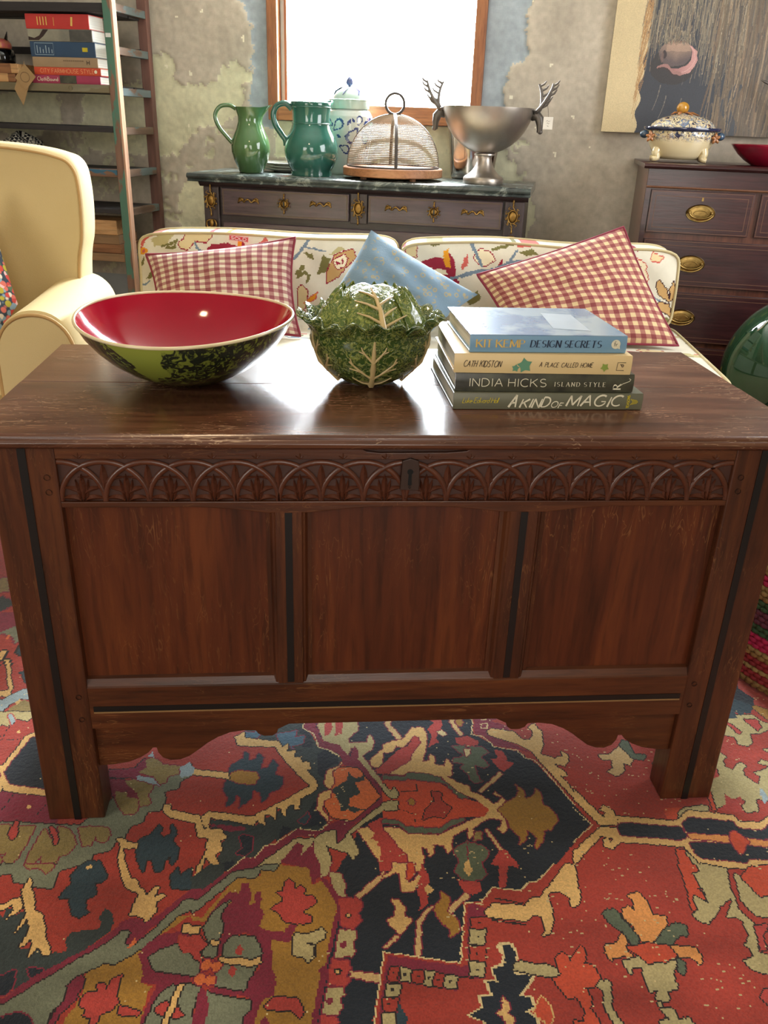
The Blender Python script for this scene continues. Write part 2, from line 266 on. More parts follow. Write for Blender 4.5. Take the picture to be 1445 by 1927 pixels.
# ------------------------------------------------------------------ traced ornament, millimetres on its own surface
RUG=(
('N',"-153 245 194 244 186 197 200 188 227 157 267 144 295 106 317 51 355 -50 260 -146 233 -172 200 -188 151 -179 127 -205 101 -207 78 -311 -34 -288 -60 -396 -70 -441 -154 -436 -140 -391 -97 -197 -108 -144 -76 -90 -30 46 -86 150",''),
('U',"-958 871 -938 870 -912 800 -934 796",'C'),
('T',"-921 774 -894 756 -883 734 -904 701 -922 757",'C'),
('C',"-903 697 -865 696 -843 639 -875 609",''),
('G',"-873 606 -843 639 -814 574 -823 559 -843 593",'C'),
('A',"-855 575 -853 599 -843 595 -844 577",''),
('Y',"-850 531 -833 527 -832 493 -835 486",'K'),
('Y',"-828 496 -819 496 -800 451 -793 425 -775 386 -776 350 -783 356 -797 366 -804 387 -795 378 -783 381 -799 419 -803 438",'K'),
('D',"-811 527 -809 552 -800 548 -787 512 -801 512",'K'),
('D',"-781 444 -768 453 -748 404 -758 405 -772 437",'K'),
('B',"-789 341 -765 374 -742 388 -725 348 -747 349 -767 329 -775 298",'K'),
('U',"-764 314 -742 346 -718 330 -702 287 -750 289",'P'),
('Y',"-757 337 -750 349 -746 340 -751 328",''),
('S',"-778 307 -706 304 -709 287 -712 275 -742 284 -747 260 -766 269",'K'),
('B',"-759 298 -753 302 -738 276 -740 259",'P'),
('P',"-651 123 -638 124 -622 100",''),
('Y',"-727 243 -721 248 -716 240 -722 236",''),
('L:K:0.8',"-751 222 -719 217 -704 226",''),
('L:K:0.8',"-747 228 -746 247 -738 272",''),
('Y',"-743 196 -737 194 -738 188 -740 189",''),
('C',"-704 77 -608 59 -579 -9 -611 -7 -654 4 -679 -1",''),
('L:K:0.8',"-678 67 -686 27",''),
('L:K:0.6',"-606 59 -623 12",''),
('Y',"-677 249 -674 234 -691 225 -712 136 -711 125 -693 97 -613 76 -602 59 -697 77 -713 104 -723 136 -715 173 -703 230",'K'),
('N',"-674 234 -655 224 -601 76 -615 78 -692 95 -711 123 -711 134 -691 223",'C'),
('Y',"-647 37 -644 41 -638 37 -641 30",''),
('G',"-680 2 -579 -9 -542 -13 -499 48 -431 78 -426 102 -390 108 -370 136 -366 103 -383 90 -387 69 -410 64 -404 37 -410 15 -433 14 -435 -9 -456 -21 -460 -47 -472 -49 -479 -72 -505 -79 -505 -99 -532 -103 -551 -111 -646 -106",'K'),
('C',"-522 124 -474 126 -461 154 -456 150 -454 128 -467 101 -518 106",'K'),
('C',"-527 103 -488 98 -480 84 -459 59 -454 46 -474 53 -479 67 -496 68 -500 54",'K'),
('U',"-678 -4 -655 -8 -655 -29 -647 -41 -642 -30 -646 -9 -617 -10 -620 -51 -626 -82 -636 -96 -650 -81 -646 -67 -658 -69",'C'),
('U',"-600 -14 -576 -53 -569 -56 -571 -33 -579 -12 -554 -22 -538 -55 -546 -77 -561 -79 -560 -99 -576 -109 -589 -78 -601 -102 -610 -94 -610 -71",'C'),
('U',"-542 -16 -492 -19 -485 -40 -490 -52 -503 -51 -510 -36 -512 -59 -525 -60 -534 -41",'C'),
('U',"-496 68 -476 63 -474 53 -454 46 -450 32 -452 9 -473 11 -483 28 -495 51",'C'),
('U',"-485 96 -468 97 -435 85 -433 71 -439 55 -431 45 -431 32 -446 27 -457 59 -480 84",'C'),
('B',"-466 104 -461 107 -430 97 -419 78 -430 83 -463 95",'C'),
('U',"-458 147 -444 157 -423 134 -391 131 -390 108 -409 102 -411 84 -423 83 -435 103 -467 115 -452 128",'C'),
('B',"-457 158 -449 173 -443 156",''),
('B',"-390 126 -371 141 -366 103 -385 97",''),
('P',"-594 -14 -588 -11 -569 -42 -569 -56 -575 -55 -579 -39",'K'),
('P',"-656 1 -650 4 -642 -30 -647 -41 -657 -29",'K'),
('T',"-275 229 -160 243 -143 215 -128 169 -89 154 -80 131 -85 120 -108 106 -116 75 -107 54 -125 38 -132 5 -113 -24 -123 -45 -167 -37 -220 -73 -232 -96 -280 -125 -319 -123 -298 -95 -289 -52 -316 -27 -318 -9 -241 -28 -144 52 -134 72 -206 192 -274 206",''),
('N',"-131 148 -117 167 -89 150 -90 124 -111 114 -119 85 -129 93",''),
('N',"-146 6 -134 31 -132 5 -117 -18 -121 -33 -160 -34 -148 -13",''),
('N',"-266 -48 -244 -52 -241 -84 -254 -94 -268 -90 -259 -77",'C'),
('N',"-200 -60 -192 -30 -176 -37 -202 -67",''),
('N',"-173 229 -149 232 -141 203 -138 171 -162 172 -151 200",''),
('N',"-312 -123 -284 -104 -269 -105 -280 -125",''),
('B2',"-276 225 -239 223 -249 205 -273 208",'C'),
('B2',"-212 214 -170 225 -175 205 -154 208 -159 184 -180 177 -174 161 -185 181 -198 178",'C'),
('C',"-316 -23 -252 -33 -240 -31 -281 -38",'C'),
('D',"-148 -1 -167 -22 -153 -29 -144 -10",'C'),
('Y',"-294 209 -276 225 -274 206 -205 192 -198 176 -187 187 -189 162 -172 165 -177 144 -161 146 -161 129 -147 132 -142 111 -151 108 -134 79 -130 63 -136 51 -163 33 -163 6 -171 7 -173 23 -185 14 -190 -8 -197 11 -205 15 -205 -17 -216 -1 -224 -3 -222 -28 -232 -22 -237 -14 -243 -27 -320 -5 -321 -30 -333 -20 -335 -1 -322 9 -242 -7 -237 0 -210 18 -144 66 -168 98 -208 163 -211 176 -288 185",'K'),
('D',"-295 129 -273 147 -271 167 -262 159 -263 139 -250 142 -244 160 -233 147 -239 116 -224 119 -215 144 -205 125 -211 100 -196 92 -193 75 -204 58 -216 55 -223 35 -233 26 -234 52 -248 60 -251 37 -271 16 -270 41 -279 49 -282 28 -294 19 -293 42 -305 66 -301 86 -297 115",'C'),
('O',"-293 107 -274 113 -246 107 -239 91 -246 75 -278 78 -294 89",'C'),
('Y',"-366 119 -297 107 -295 91 -364 105",'K'),
('B',"-370 136 -363 121 -364 103 -369 103",''),
('Y',"-405 30 -395 28 -391 17 -350 2 -348 -15 -393 0 -405 16",'K'),
('Y',"-354 4 -340 2 -333 -20 -328 -31 -297 -34 -286 -53 -297 -59 -292 -81 -303 -86 -296 -109 -307 -111 -318 -91 -324 -122 -332 -122 -320 -88 -318 -54 -336 -47 -344 -17 -352 -13",'K'),
('C',"-280 -125 -254 -96 -236 -98 -220 -73 -204 -71 -189 -60 -167 -37 -130 -45 -121 -42 -114 -31 -85 -19 -69 -23 -18 26 -44 75 -53 111 -80 116 -84 146 -102 160 -127 171 -135 207 -157 228 -157 245 -135 246 -120 190 -91 181 -66 142 -55 172 -49 156 -51 133 -11 46 -13 16 -74 -39 -85 -65 -99 -76 -100 -40 -121 -51 -130 -57 -166 -55 -188 -81 -210 -97 -235 -120 -243 -126",''),
('L:W:1.0',"-280 -125 -254 -96 -236 -98 -220 -73 -204 -71 -167 -37 -130 -45 -114 -31",''),
('L:W:1.2',"-161 241 -154 226 -138 215 -127 171 -102 160 -87 142",''),
('S',"-243 -126 -210 -97 -169 -61 -137 -61 -116 -47 -102 -46 -99 -76 -85 -65 -75 -45 -13 13 -14 -2 -75 -54 -61 -95 -73 -112 -81 -94 -110 -84 -119 -75 -108 -107 -113 -133 -124 -132 -137 -92 -139 -68 -148 -88 -159 -96 -155 -76 -166 -67 -192 -109 -204 -128",'K'),
('C',"-166 -69 -155 -76 -159 -96 -139 -71 -137 -92 -126 -132 -194 -111",''),
('S',"-131 244 -45 247 -48 220 -69 196 -67 180 -30 183 -26 211 -17 186 -21 163 -43 144 -9 70 -10 53 -51 133 -52 168 -63 168 -71 146 -86 177 -117 190",'C'),
('P',"-114 245 -97 245 -103 214 -114 204",''),
('P',"-93 244 -78 246 -79 213 -93 205",''),
('C',"-63 134 -66 145 -57 174 -49 160 -51 133",''),
('A',"-104 95 -88 113 -53 111 -41 86 -16 33 -28 20 -69 -23 -106 -15 -120 21 -106 37",'K'),
('T',"-105 53 -74 80 -71 99 -61 83 -41 89 -42 75 -62 72 -51 44 -71 32 -74 12 -46 1 -68 -4 -77 3 -89 -2 -91 23",''),
('Y',"-111 107 -90 117 -82 131 -85 120 -103 103 -99 70 -107 55 -118 70",'C'),
('Y',"-107 54 -106 37 -120 24 -122 5 -113 -9 -111 -28 -118 -15 -132 8 -127 44",'C'),
('Y',"-31 129 -1 162 -6 109 -24 112",'C'),
('Y',"-63 -45 -44 -40 -31 -56 -39 -67 -26 -74 -31 -82 -21 -89 -24 -123 -33 -108",'C'),
('P',"-44 -34 -16 -19 -21 -86 -31 -82 -26 -74 -39 -67 -31 -56",''),
('P',"-20 106 -6 109 -7 91 -18 93",''),
('P',"-11 109 15 142 38 164 49 168 66 199 76 190 74 167 56 144 50 125 6 91 -12 91",'K'),
('P',"-22 -41 -5 -60 9 -87 20 -105 19 -140 -29 -137",''),
('Y',"-1 174 19 185 41 188 63 224 85 225 91 206 86 166 73 121 86 124 90 143 99 135 96 112 115 108 121 130 130 111 124 82 116 79 131 64 154 52 152 39 174 24 188 7 198 6 208 19 195 30 199 35 213 14 209 -1 194 -13 203 -26 201 -58 191 -66 184 -54 191 -51 196 -36 179 -29 166 -34 141 -52 141 -67 130 -74 132 -51 103 -68 96 -97 88 -106 86 -88 66 -84 66 -102 56 -113 54 -92 43 -89 47 -112 39 -141 19 -140 20 -105 6 -87 1 -72 -9 -57 -17 -41 13 -46 25 -58 80 -64 134 -36 170 -22 178 -9 158 18 127 40 103 79 76 88 41 93 35 86 6 92 50 125 56 144 77 178 74 195 66 199 38 164 25 169 19 153 -2 150",'C'),
('A2',"-8 77 32 72 37 77 96 65 144 20 170 4 178 -9 167 -25 131 -26 106 -31 83 -46 25 -43 12 -27 -16 -19",''),
('V',"-7 88 35 82 41 93 76 88 100 78 127 40 145 25 144 20 129 23 108 60 96 65 37 77 32 72 -8 77",'C'),
('V',"-16 -21 12 -27 25 -43 82 -49 106 -31 131 -26 130 -33 104 -44 83 -60 28 -57 11 -36 -17 -32",'C'),
('R',"80 42 97 38 96 14 111 0 95 -25 75 -21 54 -29 65 -1 82 15",'K'),
('O',"34 20 41 25 48 16 42 8 35 10",'C'),
('L:K:0.6',"21 44 53 43 55 60",''),
('L:K:0.6',"17 -2 42 -13 42 -32",''),
('S',"-9 67 4 45 12 55 19 41 15 28 3 27 -10 49",'K'),
('S',"-13 16 2 22 15 18 12 -2 0 -4 -14 0",'K'),
('K2',"5 243 16 244 41 192 30 188",'C'),
('K2',"141 246 150 246 166 199 157 195",'C'),
('O',"155 243 173 243 168 224 160 226",'C'),
('P',"95 218 115 245 131 244 123 221 108 189 112 177 91 162 101 198",''),
('W',"113 209 125 215 134 200 122 195",'C'),
('P',"147 188 159 191 174 195 192 178 191 166 168 161 148 171",''),
('V',"136 164 164 167 166 147 176 162 199 158 207 142 189 131 200 108 191 99 172 109 174 80 179 62 161 59 155 88 144 99 152 114 132 118 136 129 158 136",'C'),
('W',"159 155 172 155 169 139 161 134",'C'),
('P',"220 149 235 148 241 129 239 116 252 111 227 87 219 96 207 126 222 126",''),
('K2',"217 87 223 81 174 36 165 36",'C'),
('O',"194 -10 216 9 236 21 244 38 240 54 252 38 251 14 265 20 276 33 274 44 284 26 280 -1 292 -11 299 -37 281 -61 266 -64 258 -88 242 -104 242 -96 250 -81 241 -63 236 -62 229 -83 214 -96 221 -77 207 -55 206 -36",'C'),
('K2',"160 -53 166 -56 185 -102 178 -103",'C'),
('P',"178 -104 191 -103 204 -137 201 -142 189 -136 182 -148 173 -181 162 -180 169 -135 156 -132",''),
('V',"98 -100 116 -87 126 -81 152 -91 159 -103 152 -120 142 -125 144 -146 148 -150 139 -161 121 -165 104 -159 94 -143 106 -123",'C'),
('L:C:0.8',"126 -83 120 -121",''),
('Y',"114 -127 120 -120 123 -130 124 -145 117 -154 110 -144",''),
('U',"145 -58 156 -62 151 -76 138 -79",'C'),
('C',"196 242 223 241 264 222 263 203 225 219 219 205 234 184 265 163 294 138 265 151 222 163 207 193 188 200",''),
('L:W:1.2',"194 248 182 198 206 191 221 160 264 147 277 124 294 117 316 59 338 -3",''),
('L:W:1.0',"208 231 222 232 219 216 206 216 207 229",''),
('Y',"217 209 229 215 271 203 285 178 298 177 311 197 305 218 318 226 329 201 321 160 309 134 335 121 353 128 352 143 362 131 360 112 350 98 328 106 346 76 342 69 332 73 347 30 342 13 305 107 295 142 268 167 237 184 218 197",'K'),
('K2',"424 126 446 127 477 152 486 132 490 112 478 93 466 101 461 79 442 65 426 79 441 87 447 110 428 113",'K'),
('V',"477 152 487 170 497 163 498 127 521 122 510 107 489 116",'K'),
('S',"527 101 543 106 535 87 525 89",'K'),
('S',"663 116 674 122 681 110 669 101 665 82 675 72 700 95 710 84 695 73 692 58 707 32 723 53 715 64 731 69 759 81 712 -11 685 -3 673 -36 649 -38 651 -21 664 -12 656 2 640 -4 630 14 631 0 621 -17 596 -26 607 29 606 51 641 56 649 75 639 83",'K'),
('P',"635 79 647 82 641 56 628 52 623 57",''),
('P',"631 12 640 -4 658 2 658 -15 647 -21 647 -38 618 -33 597 -29 621 -17",''),
('B',"706 25 711 14 709 -4 694 -20 697 0",''),
('S',"725 222 739 233 772 238 798 237 808 215 824 205 817 193 783 177 763 178 754 149 741 139 722 146 726 167 700 180",'K'),
('P',"725 218 736 213 748 183 739 174",'K'),
('P',"772 223 799 222 799 198 784 185 774 212",'K'),
('D',"780 294 819 273 797 242 780 243 771 236 764 248 758 226 732 231 753 262",''),
('O',"817 269 846 249 826 210 809 260",'K'),
('N',"798 352 828 292 814 269 780 294",''),
('S',"767 128 785 131 777 116",'K'),
('S',"736 90 749 99 763 89 758 78",'K'),
('A2',"600 22 607 22 597 -29 589 -32",'K'),
('A2',"501 -21 542 -20 513 -48 496 -47",''),
('A2',"486 -115 499 -119 506 -164 476 -162",'K'),
('S',"526 -29 542 -20 585 -15 583 -32 545 -27 515 -50",'K'),
('S',"499 -119 513 -151 553 -162 552 -170 505 -168",'K'),
('Y',"349 35 352 30 376 -26 383 -37 390 -26 381 -19 391 -6 404 -20 407 -43 400 -56 371 -56 341 10",'K'),
('Y',"306 -112 370 -59 396 -62 400 -81 392 -96 375 -111 363 -103 366 -88 375 -83 376 -95 383 -86 363 -80 298 -141",'K'),
('L:W:1.0',"334 -10 355 -54 311 -92",''),
('Y',"409 -35 513 -52 543 -27 622 -43 627 -60 664 -62 694 -45 633 -163 602 -159 593 -164 514 -150 502 -111 393 -94",'K'),
('N',"401 -56 412 -51 513 -67 518 -86 504 -95 398 -79",'C'),
('N',"518 -60 537 -44 614 -58 618 -75 658 -81 683 -66 666 -100 628 -102 592 -90 522 -80",'C'),
('N',"513 -101 586 -108 655 -120 642 -146 606 -142 595 -150 518 -136",'C'),
('A3',"521 -82 593 -91 662 -107 656 -119 585 -105 517 -92",'C'),
('A2',"597 -84 607 -78 615 -88 623 -107 609 -115 603 -127 592 -131 590 -105",'C'),
('G',"-650 -92 -531 -98 -552 -113 -552 -145 -586 -140 -616 -128 -625 -112 -643 -114",'K'),
('U',"-610 -94 -561 -97 -566 -110 -573 -115 -582 -104 -601 -104",'C'),
('D',"-522 -107 -513 -92 -489 -93 -478 -114 -471 -121 -474 -136 -488 -138 -481 -161 -495 -169 -493 -185 -483 -195 -497 -202 -511 -196 -521 -166 -539 -163 -531 -148 -524 -136 -531 -122",'K'),
('Y',"-511 -104 -503 -99 -500 -105 -507 -110",''),
('T',"-614 -205 -611 -179 -602 -182 -606 -200 -585 -185 -581 -190 -586 -227 -576 -209 -565 -212 -573 -253 -553 -254 -554 -271 -543 -252 -535 -266 -524 -262 -500 -262 -509 -243 -504 -229 -484 -226 -465 -225 -461 -216 -469 -203 -461 -188 -449 -197 -444 -212 -446 -230 -476 -258 -488 -270 -530 -298 -546 -305 -560 -318 -578 -319",''),
('N',"-585 -297 -576 -291 -568 -287 -561 -308 -566 -322 -574 -329",'C'),
('N',"-549 -286 -527 -287 -530 -296 -542 -301",'C'),
('Y',"-592 -120 -587 -140 -579 -156 -568 -186 -554 -194 -539 -232 -523 -264 -535 -266 -543 -252 -547 -254 -555 -270 -554 -247 -559 -233 -564 -244 -573 -253 -570 -239 -566 -215 -577 -200 -577 -207 -588 -227 -584 -214 -580 -190 -588 -173 -600 -147 -595 -129",'K'),
('Y',"-623 -178 -606 -161 -597 -160 -589 -178 -593 -185 -606 -200 -602 -182 -606 -174 -620 -186",'K'),
('D',"-439 -66 -435 -51 -415 -37 -407 -17 -399 -26 -403 -41 -393 -47 -383 -39 -384 -18 -374 -33 -376 -57 -365 -72 -364 -95 -373 -108 -378 -88 -385 -99 -386 -119 -397 -122 -405 -95 -414 -95 -416 -121 -424 -108 -432 -89",'K'),
('Y',"-473 -44 -459 -46 -454 -55 -436 -57 -436 -70 -459 -67 -442 -117 -453 -116 -464 -87 -463 -64",'K'),
('Y',"-458 -102 -447 -102 -433 -132 -419 -137 -417 -151 -410 -152 -402 -168 -392 -149 -384 -148 -391 -171 -377 -164 -373 -170 -383 -178 -384 -201 -395 -217 -403 -207 -421 -201 -419 -182 -415 -162 -426 -156 -438 -150 -449 -126",'K'),
('D',"-370 -130 -362 -112 -355 -131 -344 -118 -338 -116 -333 -158 -366 -154",'K'),
('C',"-572 -335 -561 -320 -546 -305 -476 -258 -440 -228 -433 -215 -419 -206 -402 -212 -397 -217 -390 -215 -334 -158 -331 -176 -362 -202 -392 -235 -397 -253 -409 -262 -420 -252 -416 -234 -426 -229 -442 -246 -527 -308 -570 -342",''),
('O',"-328 -206 -356 -209 -388 -258 -397 -271 -389 -284 -384 -304 -385 -318 -368 -323 -372 -331 -373 -356 -378 -395 -487 -389 -465 -338 -462 -310 -466 -295 -441 -282 -417 -279 -388 -258",''),
('G',"-570 -342 -527 -308 -442 -246 -426 -229 -416 -232 -420 -252 -409 -259 -391 -240 -361 -204 -340 -178 -331 -177 -329 -196 -349 -207 -388 -258 -417 -279 -428 -286 -441 -282 -466 -295 -480 -305 -488 -318 -484 -338 -500 -355 -499 -388 -513 -387 -525 -357 -544 -352 -566 -357",'K'),
('A',"-415 -259 -406 -243 -402 -249 -411 -261",''),
('N',"-557 -385 -560 -357 -544 -353 -527 -357 -504 -388",'C'),
('C',"-470 -299 -465 -307 -466 -326 -473 -341 -486 -359 -492 -381 -499 -381 -493 -351 -485 -336 -486 -316 -480 -305",'K'),
('P',"-462 -334 -453 -327 -442 -329 -446 -313 -435 -315 -431 -326 -426 -310 -412 -302 -416 -312 -416 -328 -411 -346 -416 -356 -431 -361 -438 -384 -442 -381 -442 -366 -455 -363 -451 -352 -461 -347",'K'),
('P',"-409 -349 -378 -360 -380 -367 -408 -362",'K'),
('C',"-324 -234 -337 -234 -371 -241 -387 -254 -397 -271 -388 -289 -384 -304 -385 -318 -362 -321 -371 -358 -378 -388 -367 -389 -359 -342 -340 -323 -313 -322 -315 -307 -372 -298 -380 -281 -367 -266 -344 -256 -342 -240 -323 -244",''),
('G',"-381 -276 -367 -266 -342 -257 -336 -270 -318 -273 -314 -309 -370 -298",'K'),
('G',"-359 -342 -340 -323 -312 -324 -304 -392 -371 -388",'K'),
('P',"-360 -357 -347 -348 -330 -353 -317 -371 -326 -372 -355 -365",'K'),
('Y',"-331 -322 -323 -324 -341 -390 -348 -390",'K'),
('Y',"-336 -223 -324 -225 -322 -240 -337 -235",'K'),
('P',"-340 -244 -322 -244 -319 -271 -332 -272 -339 -261",''),
('O',"-327 -208 -311 -212 -266 -141 -226 -138 -222 -124 -205 -128 -196 -115 -144 -125 -142 -158 -127 -151 -102 -191 -107 -241 -123 -303 -132 -311 -129 -322 -138 -362 -146 -409 -222 -404 -218 -357 -201 -307 -204 -241 -326 -216",''),
('T',"-337 -135 -325 -125 -312 -109 -286 -110 -286 -129 -315 -159 -334 -156",''),
('Y',"-333 -132 -330 -116 -323 -103 -319 -103 -325 -125",''),
('C',"-334 -158 -315 -159 -284 -129 -262 -111 -236 -113 -244 -118 -273 -127 -302 -157 -319 -178 -331 -176",''),
('G',"-331 -179 -319 -178 -271 -127 -235 -121 -218 -114 -196 -115 -205 -127 -224 -124 -234 -141 -262 -137 -311 -190 -328 -203",'K'),
('C',"-192 -112 -126 -115 -129 -142 -140 -158 -144 -139 -146 -123",''),
('C',"-272 -164 -257 -170 -253 -149 -244 -150 -238 -171 -241 -193 -231 -189 -230 -166 -222 -169 -222 -197 -217 -212 -221 -233 -204 -245 -201 -275 -202 -299 -193 -318 -196 -347 -207 -350 -217 -367 -223 -397 -237 -396 -235 -372 -227 -359 -229 -347 -287 -338 -286 -330 -234 -335 -233 -322 -217 -302 -217 -272 -228 -249 -244 -243 -265 -247 -276 -278 -283 -286 -283 -268 -274 -237 -283 -206 -268 -187 -271 -182 -295 -205 -305 -231 -309 -228 -289 -188",''),
('C',"-224 -235 -204 -241 -184 -244 -172 -228 -164 -231 -168 -243 -176 -263 -200 -257 -212 -254",''),
('G',"-307 -231 -292 -200 -269 -182 -283 -206 -276 -235 -283 -253 -282 -264 -284 -282 -305 -278 -296 -256",'K'),
('G',"-272 -260 -262 -247 -228 -250 -216 -274 -219 -294 -233 -322 -236 -337 -279 -328 -280 -303 -273 -291",'K'),
('G',"-292 -333 -285 -340 -227 -353 -228 -367 -235 -372 -240 -396 -290 -393 -285 -363",'K'),
('G',"-319 -280 -304 -289 -304 -306 -315 -312",'K'),
('G',"-313 -324 -301 -329 -305 -358 -308 -368",'K'),
('P',"-323 -241 -311 -242 -297 -261 -306 -269 -304 -289 -314 -284 -319 -275",'K'),
('C',"-301 -329 -292 -333 -285 -359 -290 -393 -308 -392 -302 -355",''),
('O:A',"-295 -293 8",'C'),
('O:A',"-281 -297 7",'C'),
('O:A',"-302 -316 8",'C'),
('O:A',"-288 -319 8",'C'),
('Y',"-276 -283 -227 -289 -218 -283 -217 -294 -229 -300 -275 -290",'K'),
('Y',"-294 -252 -281 -255 -282 -263 -294 -260",'K'),
('Y',"-326 -226 -311 -228 -312 -240 -324 -240",'K'),
('P',"-258 -276 -249 -261 -243 -271 -247 -281",''),
('P',"-263 -306 -259 -296 -250 -303 -254 -315 -260 -313",''),
('P',"-199 -168 -188 -171 -184 -150 -178 -145 -169 -154 -169 -169 -159 -157 -151 -165 -154 -178 -138 -182 -135 -194 -148 -203 -156 -210 -142 -220 -144 -230 -164 -231 -185 -225 -195 -208 -204 -200 -194 -193 -186 -186",'K'),
('S',"-170 -256 -166 -248 -152 -251 -132 -245 -126 -238 -120 -250 -124 -259 -136 -267 -140 -276 -138 -289 -148 -300 -154 -289 -171 -285 -170 -272",'K'),
('L:K:1.2',"-148 -267 -136 -269 -135 -281 -144 -296",''),
('P',"-208 -362 -196 -349 -163 -353 -153 -371 -159 -382 -166 -376 -170 -370 -199 -368",'K'),
('C',"-213 -387 -206 -375 -200 -388 -198 -398 -216 -397",''),
('C',"-129 -145 -118 -148 -100 -186 -94 -201 -104 -246 -121 -306 -119 -318 -131 -368 -137 -409 -146 -409 -137 -352 -129 -320 -132 -311 -123 -303 -102 -203 -106 -190",''),
('S',"-126 -115 -109 -116 -116 -140 -127 -145",'C'),
('S',"-113 -135 -94 -136 -88 -160 -89 -184 -100 -183 -108 -162",'C'),
('P',"-99 -187 -66 -189 -62 -205 -70 -217 -66 -232 -79 -245 -97 -237",'C'),
('S',"-99 -245 -75 -248 -74 -259 -82 -270 -77 -282 -83 -292 -109 -291",'C'),
('P',"-111 -294 -88 -299 -84 -312 -92 -320 -87 -328 -95 -340 -119 -335 -117 -312",'C'),
('S',"-119 -339 -97 -342 -95 -352 -105 -358 -100 -368 -106 -381 -129 -378",'C'),
('P',"-129 -380 -109 -382 -106 -393 -110 -411 -135 -409",'C'),
('O:K',"-84 -220 5",''),
('O:Y',"-84 -220 3",''),
('O:C',"-95 -271 6",''),
('O:K',"-105 -315 6",''),
('O:Y',"-105 -315 3",''),
('O:C',"-117 -360 5",''),
('K2',"-72 -184 -66 -191 -23 -150 -22 -137",'C'),
('K2',"-86 -316 -46 -322 -45 -335 -87 -326",'C'),
('Y',"-26 -148 -10 -138 -6 -121 18 -122 14 -163 25 -161 36 -143 36 -123 41 -124 36 -159 21 -179 2 -181 3 -141 -3 -141 -26 -153",'C'),
('A2',"18 -122 30 -123 27 -148 14 -160",'C'),
('P',"41 -124 51 -149 51 -165 39 -177 45 -191 39 -208 27 -217 31 -200 28 -179",''),
('Y',"39 -177 48 -167 56 -178 43 -189",''),
('Y',"-14 -193 -4 -196 4 -209 2 -228 16 -231 -4 -256 -10 -256 -19 -246 -26 -229 -13 -227 -10 -210",'C'),
('K2',"-14 -258 -7 -262 -30 -280 -36 -280 -27 -271",'C'),
('O',"52 -209 61 -204 68 -181 79 -197 73 -220 85 -240 84 -256 69 -269 70 -253 59 -243 51 -226",'C'),
('K2',"49 -211 27 -239 20 -296 12 -295 21 -236 40 -213",'C'),
('K2',"104 -188 71 -219 75 -225 111 -194",'C'),
('P',"95 -162 114 -165 132 -166 132 -185 116 -192 104 -188",''),
('R',"99 -206 126 -209 151 -179 195 -187 215 -170 225 -175 263 -137 298 -139 214 -430 -61 -414 -35 -289 79 -311",''),
('L:W:1.2',"-61 -414 -35 -287 77 -311 101 -206 126 -209 151 -179 195 -187 215 -170 227 -172 263 -137",''),
('C',"-29 -293 76 -316 87 -315 105 -209 115 -209 133 -218 110 -337 83 -338 64 -355 -12 -337 -18 -363 -25 -416 -54 -414 -35 -312",''),
('Y',"129 -225 145 -210 196 -216 207 -204 224 -202 255 -170 284 -138 298 -139 296 -167 282 -213 272 -205 258 -191 239 -195 236 -208 238 -223 235 -245 222 -271 211 -273 219 -259 217 -239 204 -234 190 -245 134 -235",'K'),
('L:K:1.5',"149 -200 194 -212",''),
('L:K:1.5',"137 -240 189 -252",''),
('S',"101 -255 125 -256 118 -283 97 -280",'K'),
('S',"91 -311 114 -312 107 -336 87 -332",'K'),
('S',"-12 -314 3 -317 0 -337 -15 -335",'K'),
('S',"23 -320 36 -323 31 -345 18 -343",'K'),
('S',"52 -328 70 -333 63 -352 47 -348",'K'),
('S',"-35 -338 -14 -341 -19 -359 -38 -356",'K'),
('S',"-44 -381 -27 -382 -31 -402 -49 -401",'K'),
('R',"107 -234 130 -235 126 -254 103 -253",'K'),
('R',"96 -284 119 -286 113 -310 92 -306",'K'),
('R',"-29 -313 -15 -313 -19 -334 -33 -332",'K'),
('R',"5 -319 21 -320 17 -340 1 -338",'K'),
('R',"37 -325 50 -328 45 -348 32 -345",'K'),
('R',"-41 -360 -20 -361 -25 -380 -42 -379",'K'),
('R',"71 -335 92 -338 87 -355 67 -351",'K'),
('O:K',"111 -269 2",''),
('O:K',"99 -323 2",''),
('O:K',"-6 -325 3",''),
('O:K',"27 -332 2",''),
('O:K',"58 -340 2",''),
('O:K',"-28 -347 3",''),
('O:K',"118 -243 2",''),
('O:K',"105 -297 2",''),
('O:K',"-25 -323 2",''),
('O:K',"12 -328 2",''),
('O:K',"41 -336 2",''),
('O:K',"-35 -369 2",''),
('D',"-20 -367 -7 -399 0 -417 -31 -415",''),
('W',"142 -280 161 -281 167 -302 161 -319 155 -327 158 -331 183 -334 179 -345 157 -366 171 -369 173 -384 150 -401 142 -426 68 -421 72 -391 94 -381 92 -362 109 -363 106 -340 124 -341 118 -320 137 -316 141 -302 134 -286",''),
('N',"144 -285 158 -286 163 -301 157 -319 151 -327 154 -333 179 -337 175 -343 152 -366 166 -371 169 -383 147 -399 139 -425 79 -422 75 -393 98 -381 97 -365 114 -366 111 -344 128 -345 122 -323 139 -320 145 -303",''),
('Y',"128 -367 136 -379 136 -387 121 -398 107 -410 108 -395 123 -387",'C'),
('S',"158 -314 166 -314 214 -324 222 -331 217 -341 207 -341 151 -327",'K'),
('A2',"219 -313 232 -301 240 -308 241 -319 249 -319 233 -373 221 -376 215 -364 208 -345 221 -337",'K'),
('A2',"170 -387 184 -370 192 -383 194 -404 207 -391 222 -402 214 -430 144 -426",'Y'),
('Y',"284 -172 293 -194 288 -212 279 -221 269 -223",'K'),
('A2',"477 -148 505 -149 505 -166 494 -169 501 -196 488 -198 496 -222 473 -213 471 -239 461 -241 472 -189",'K'),
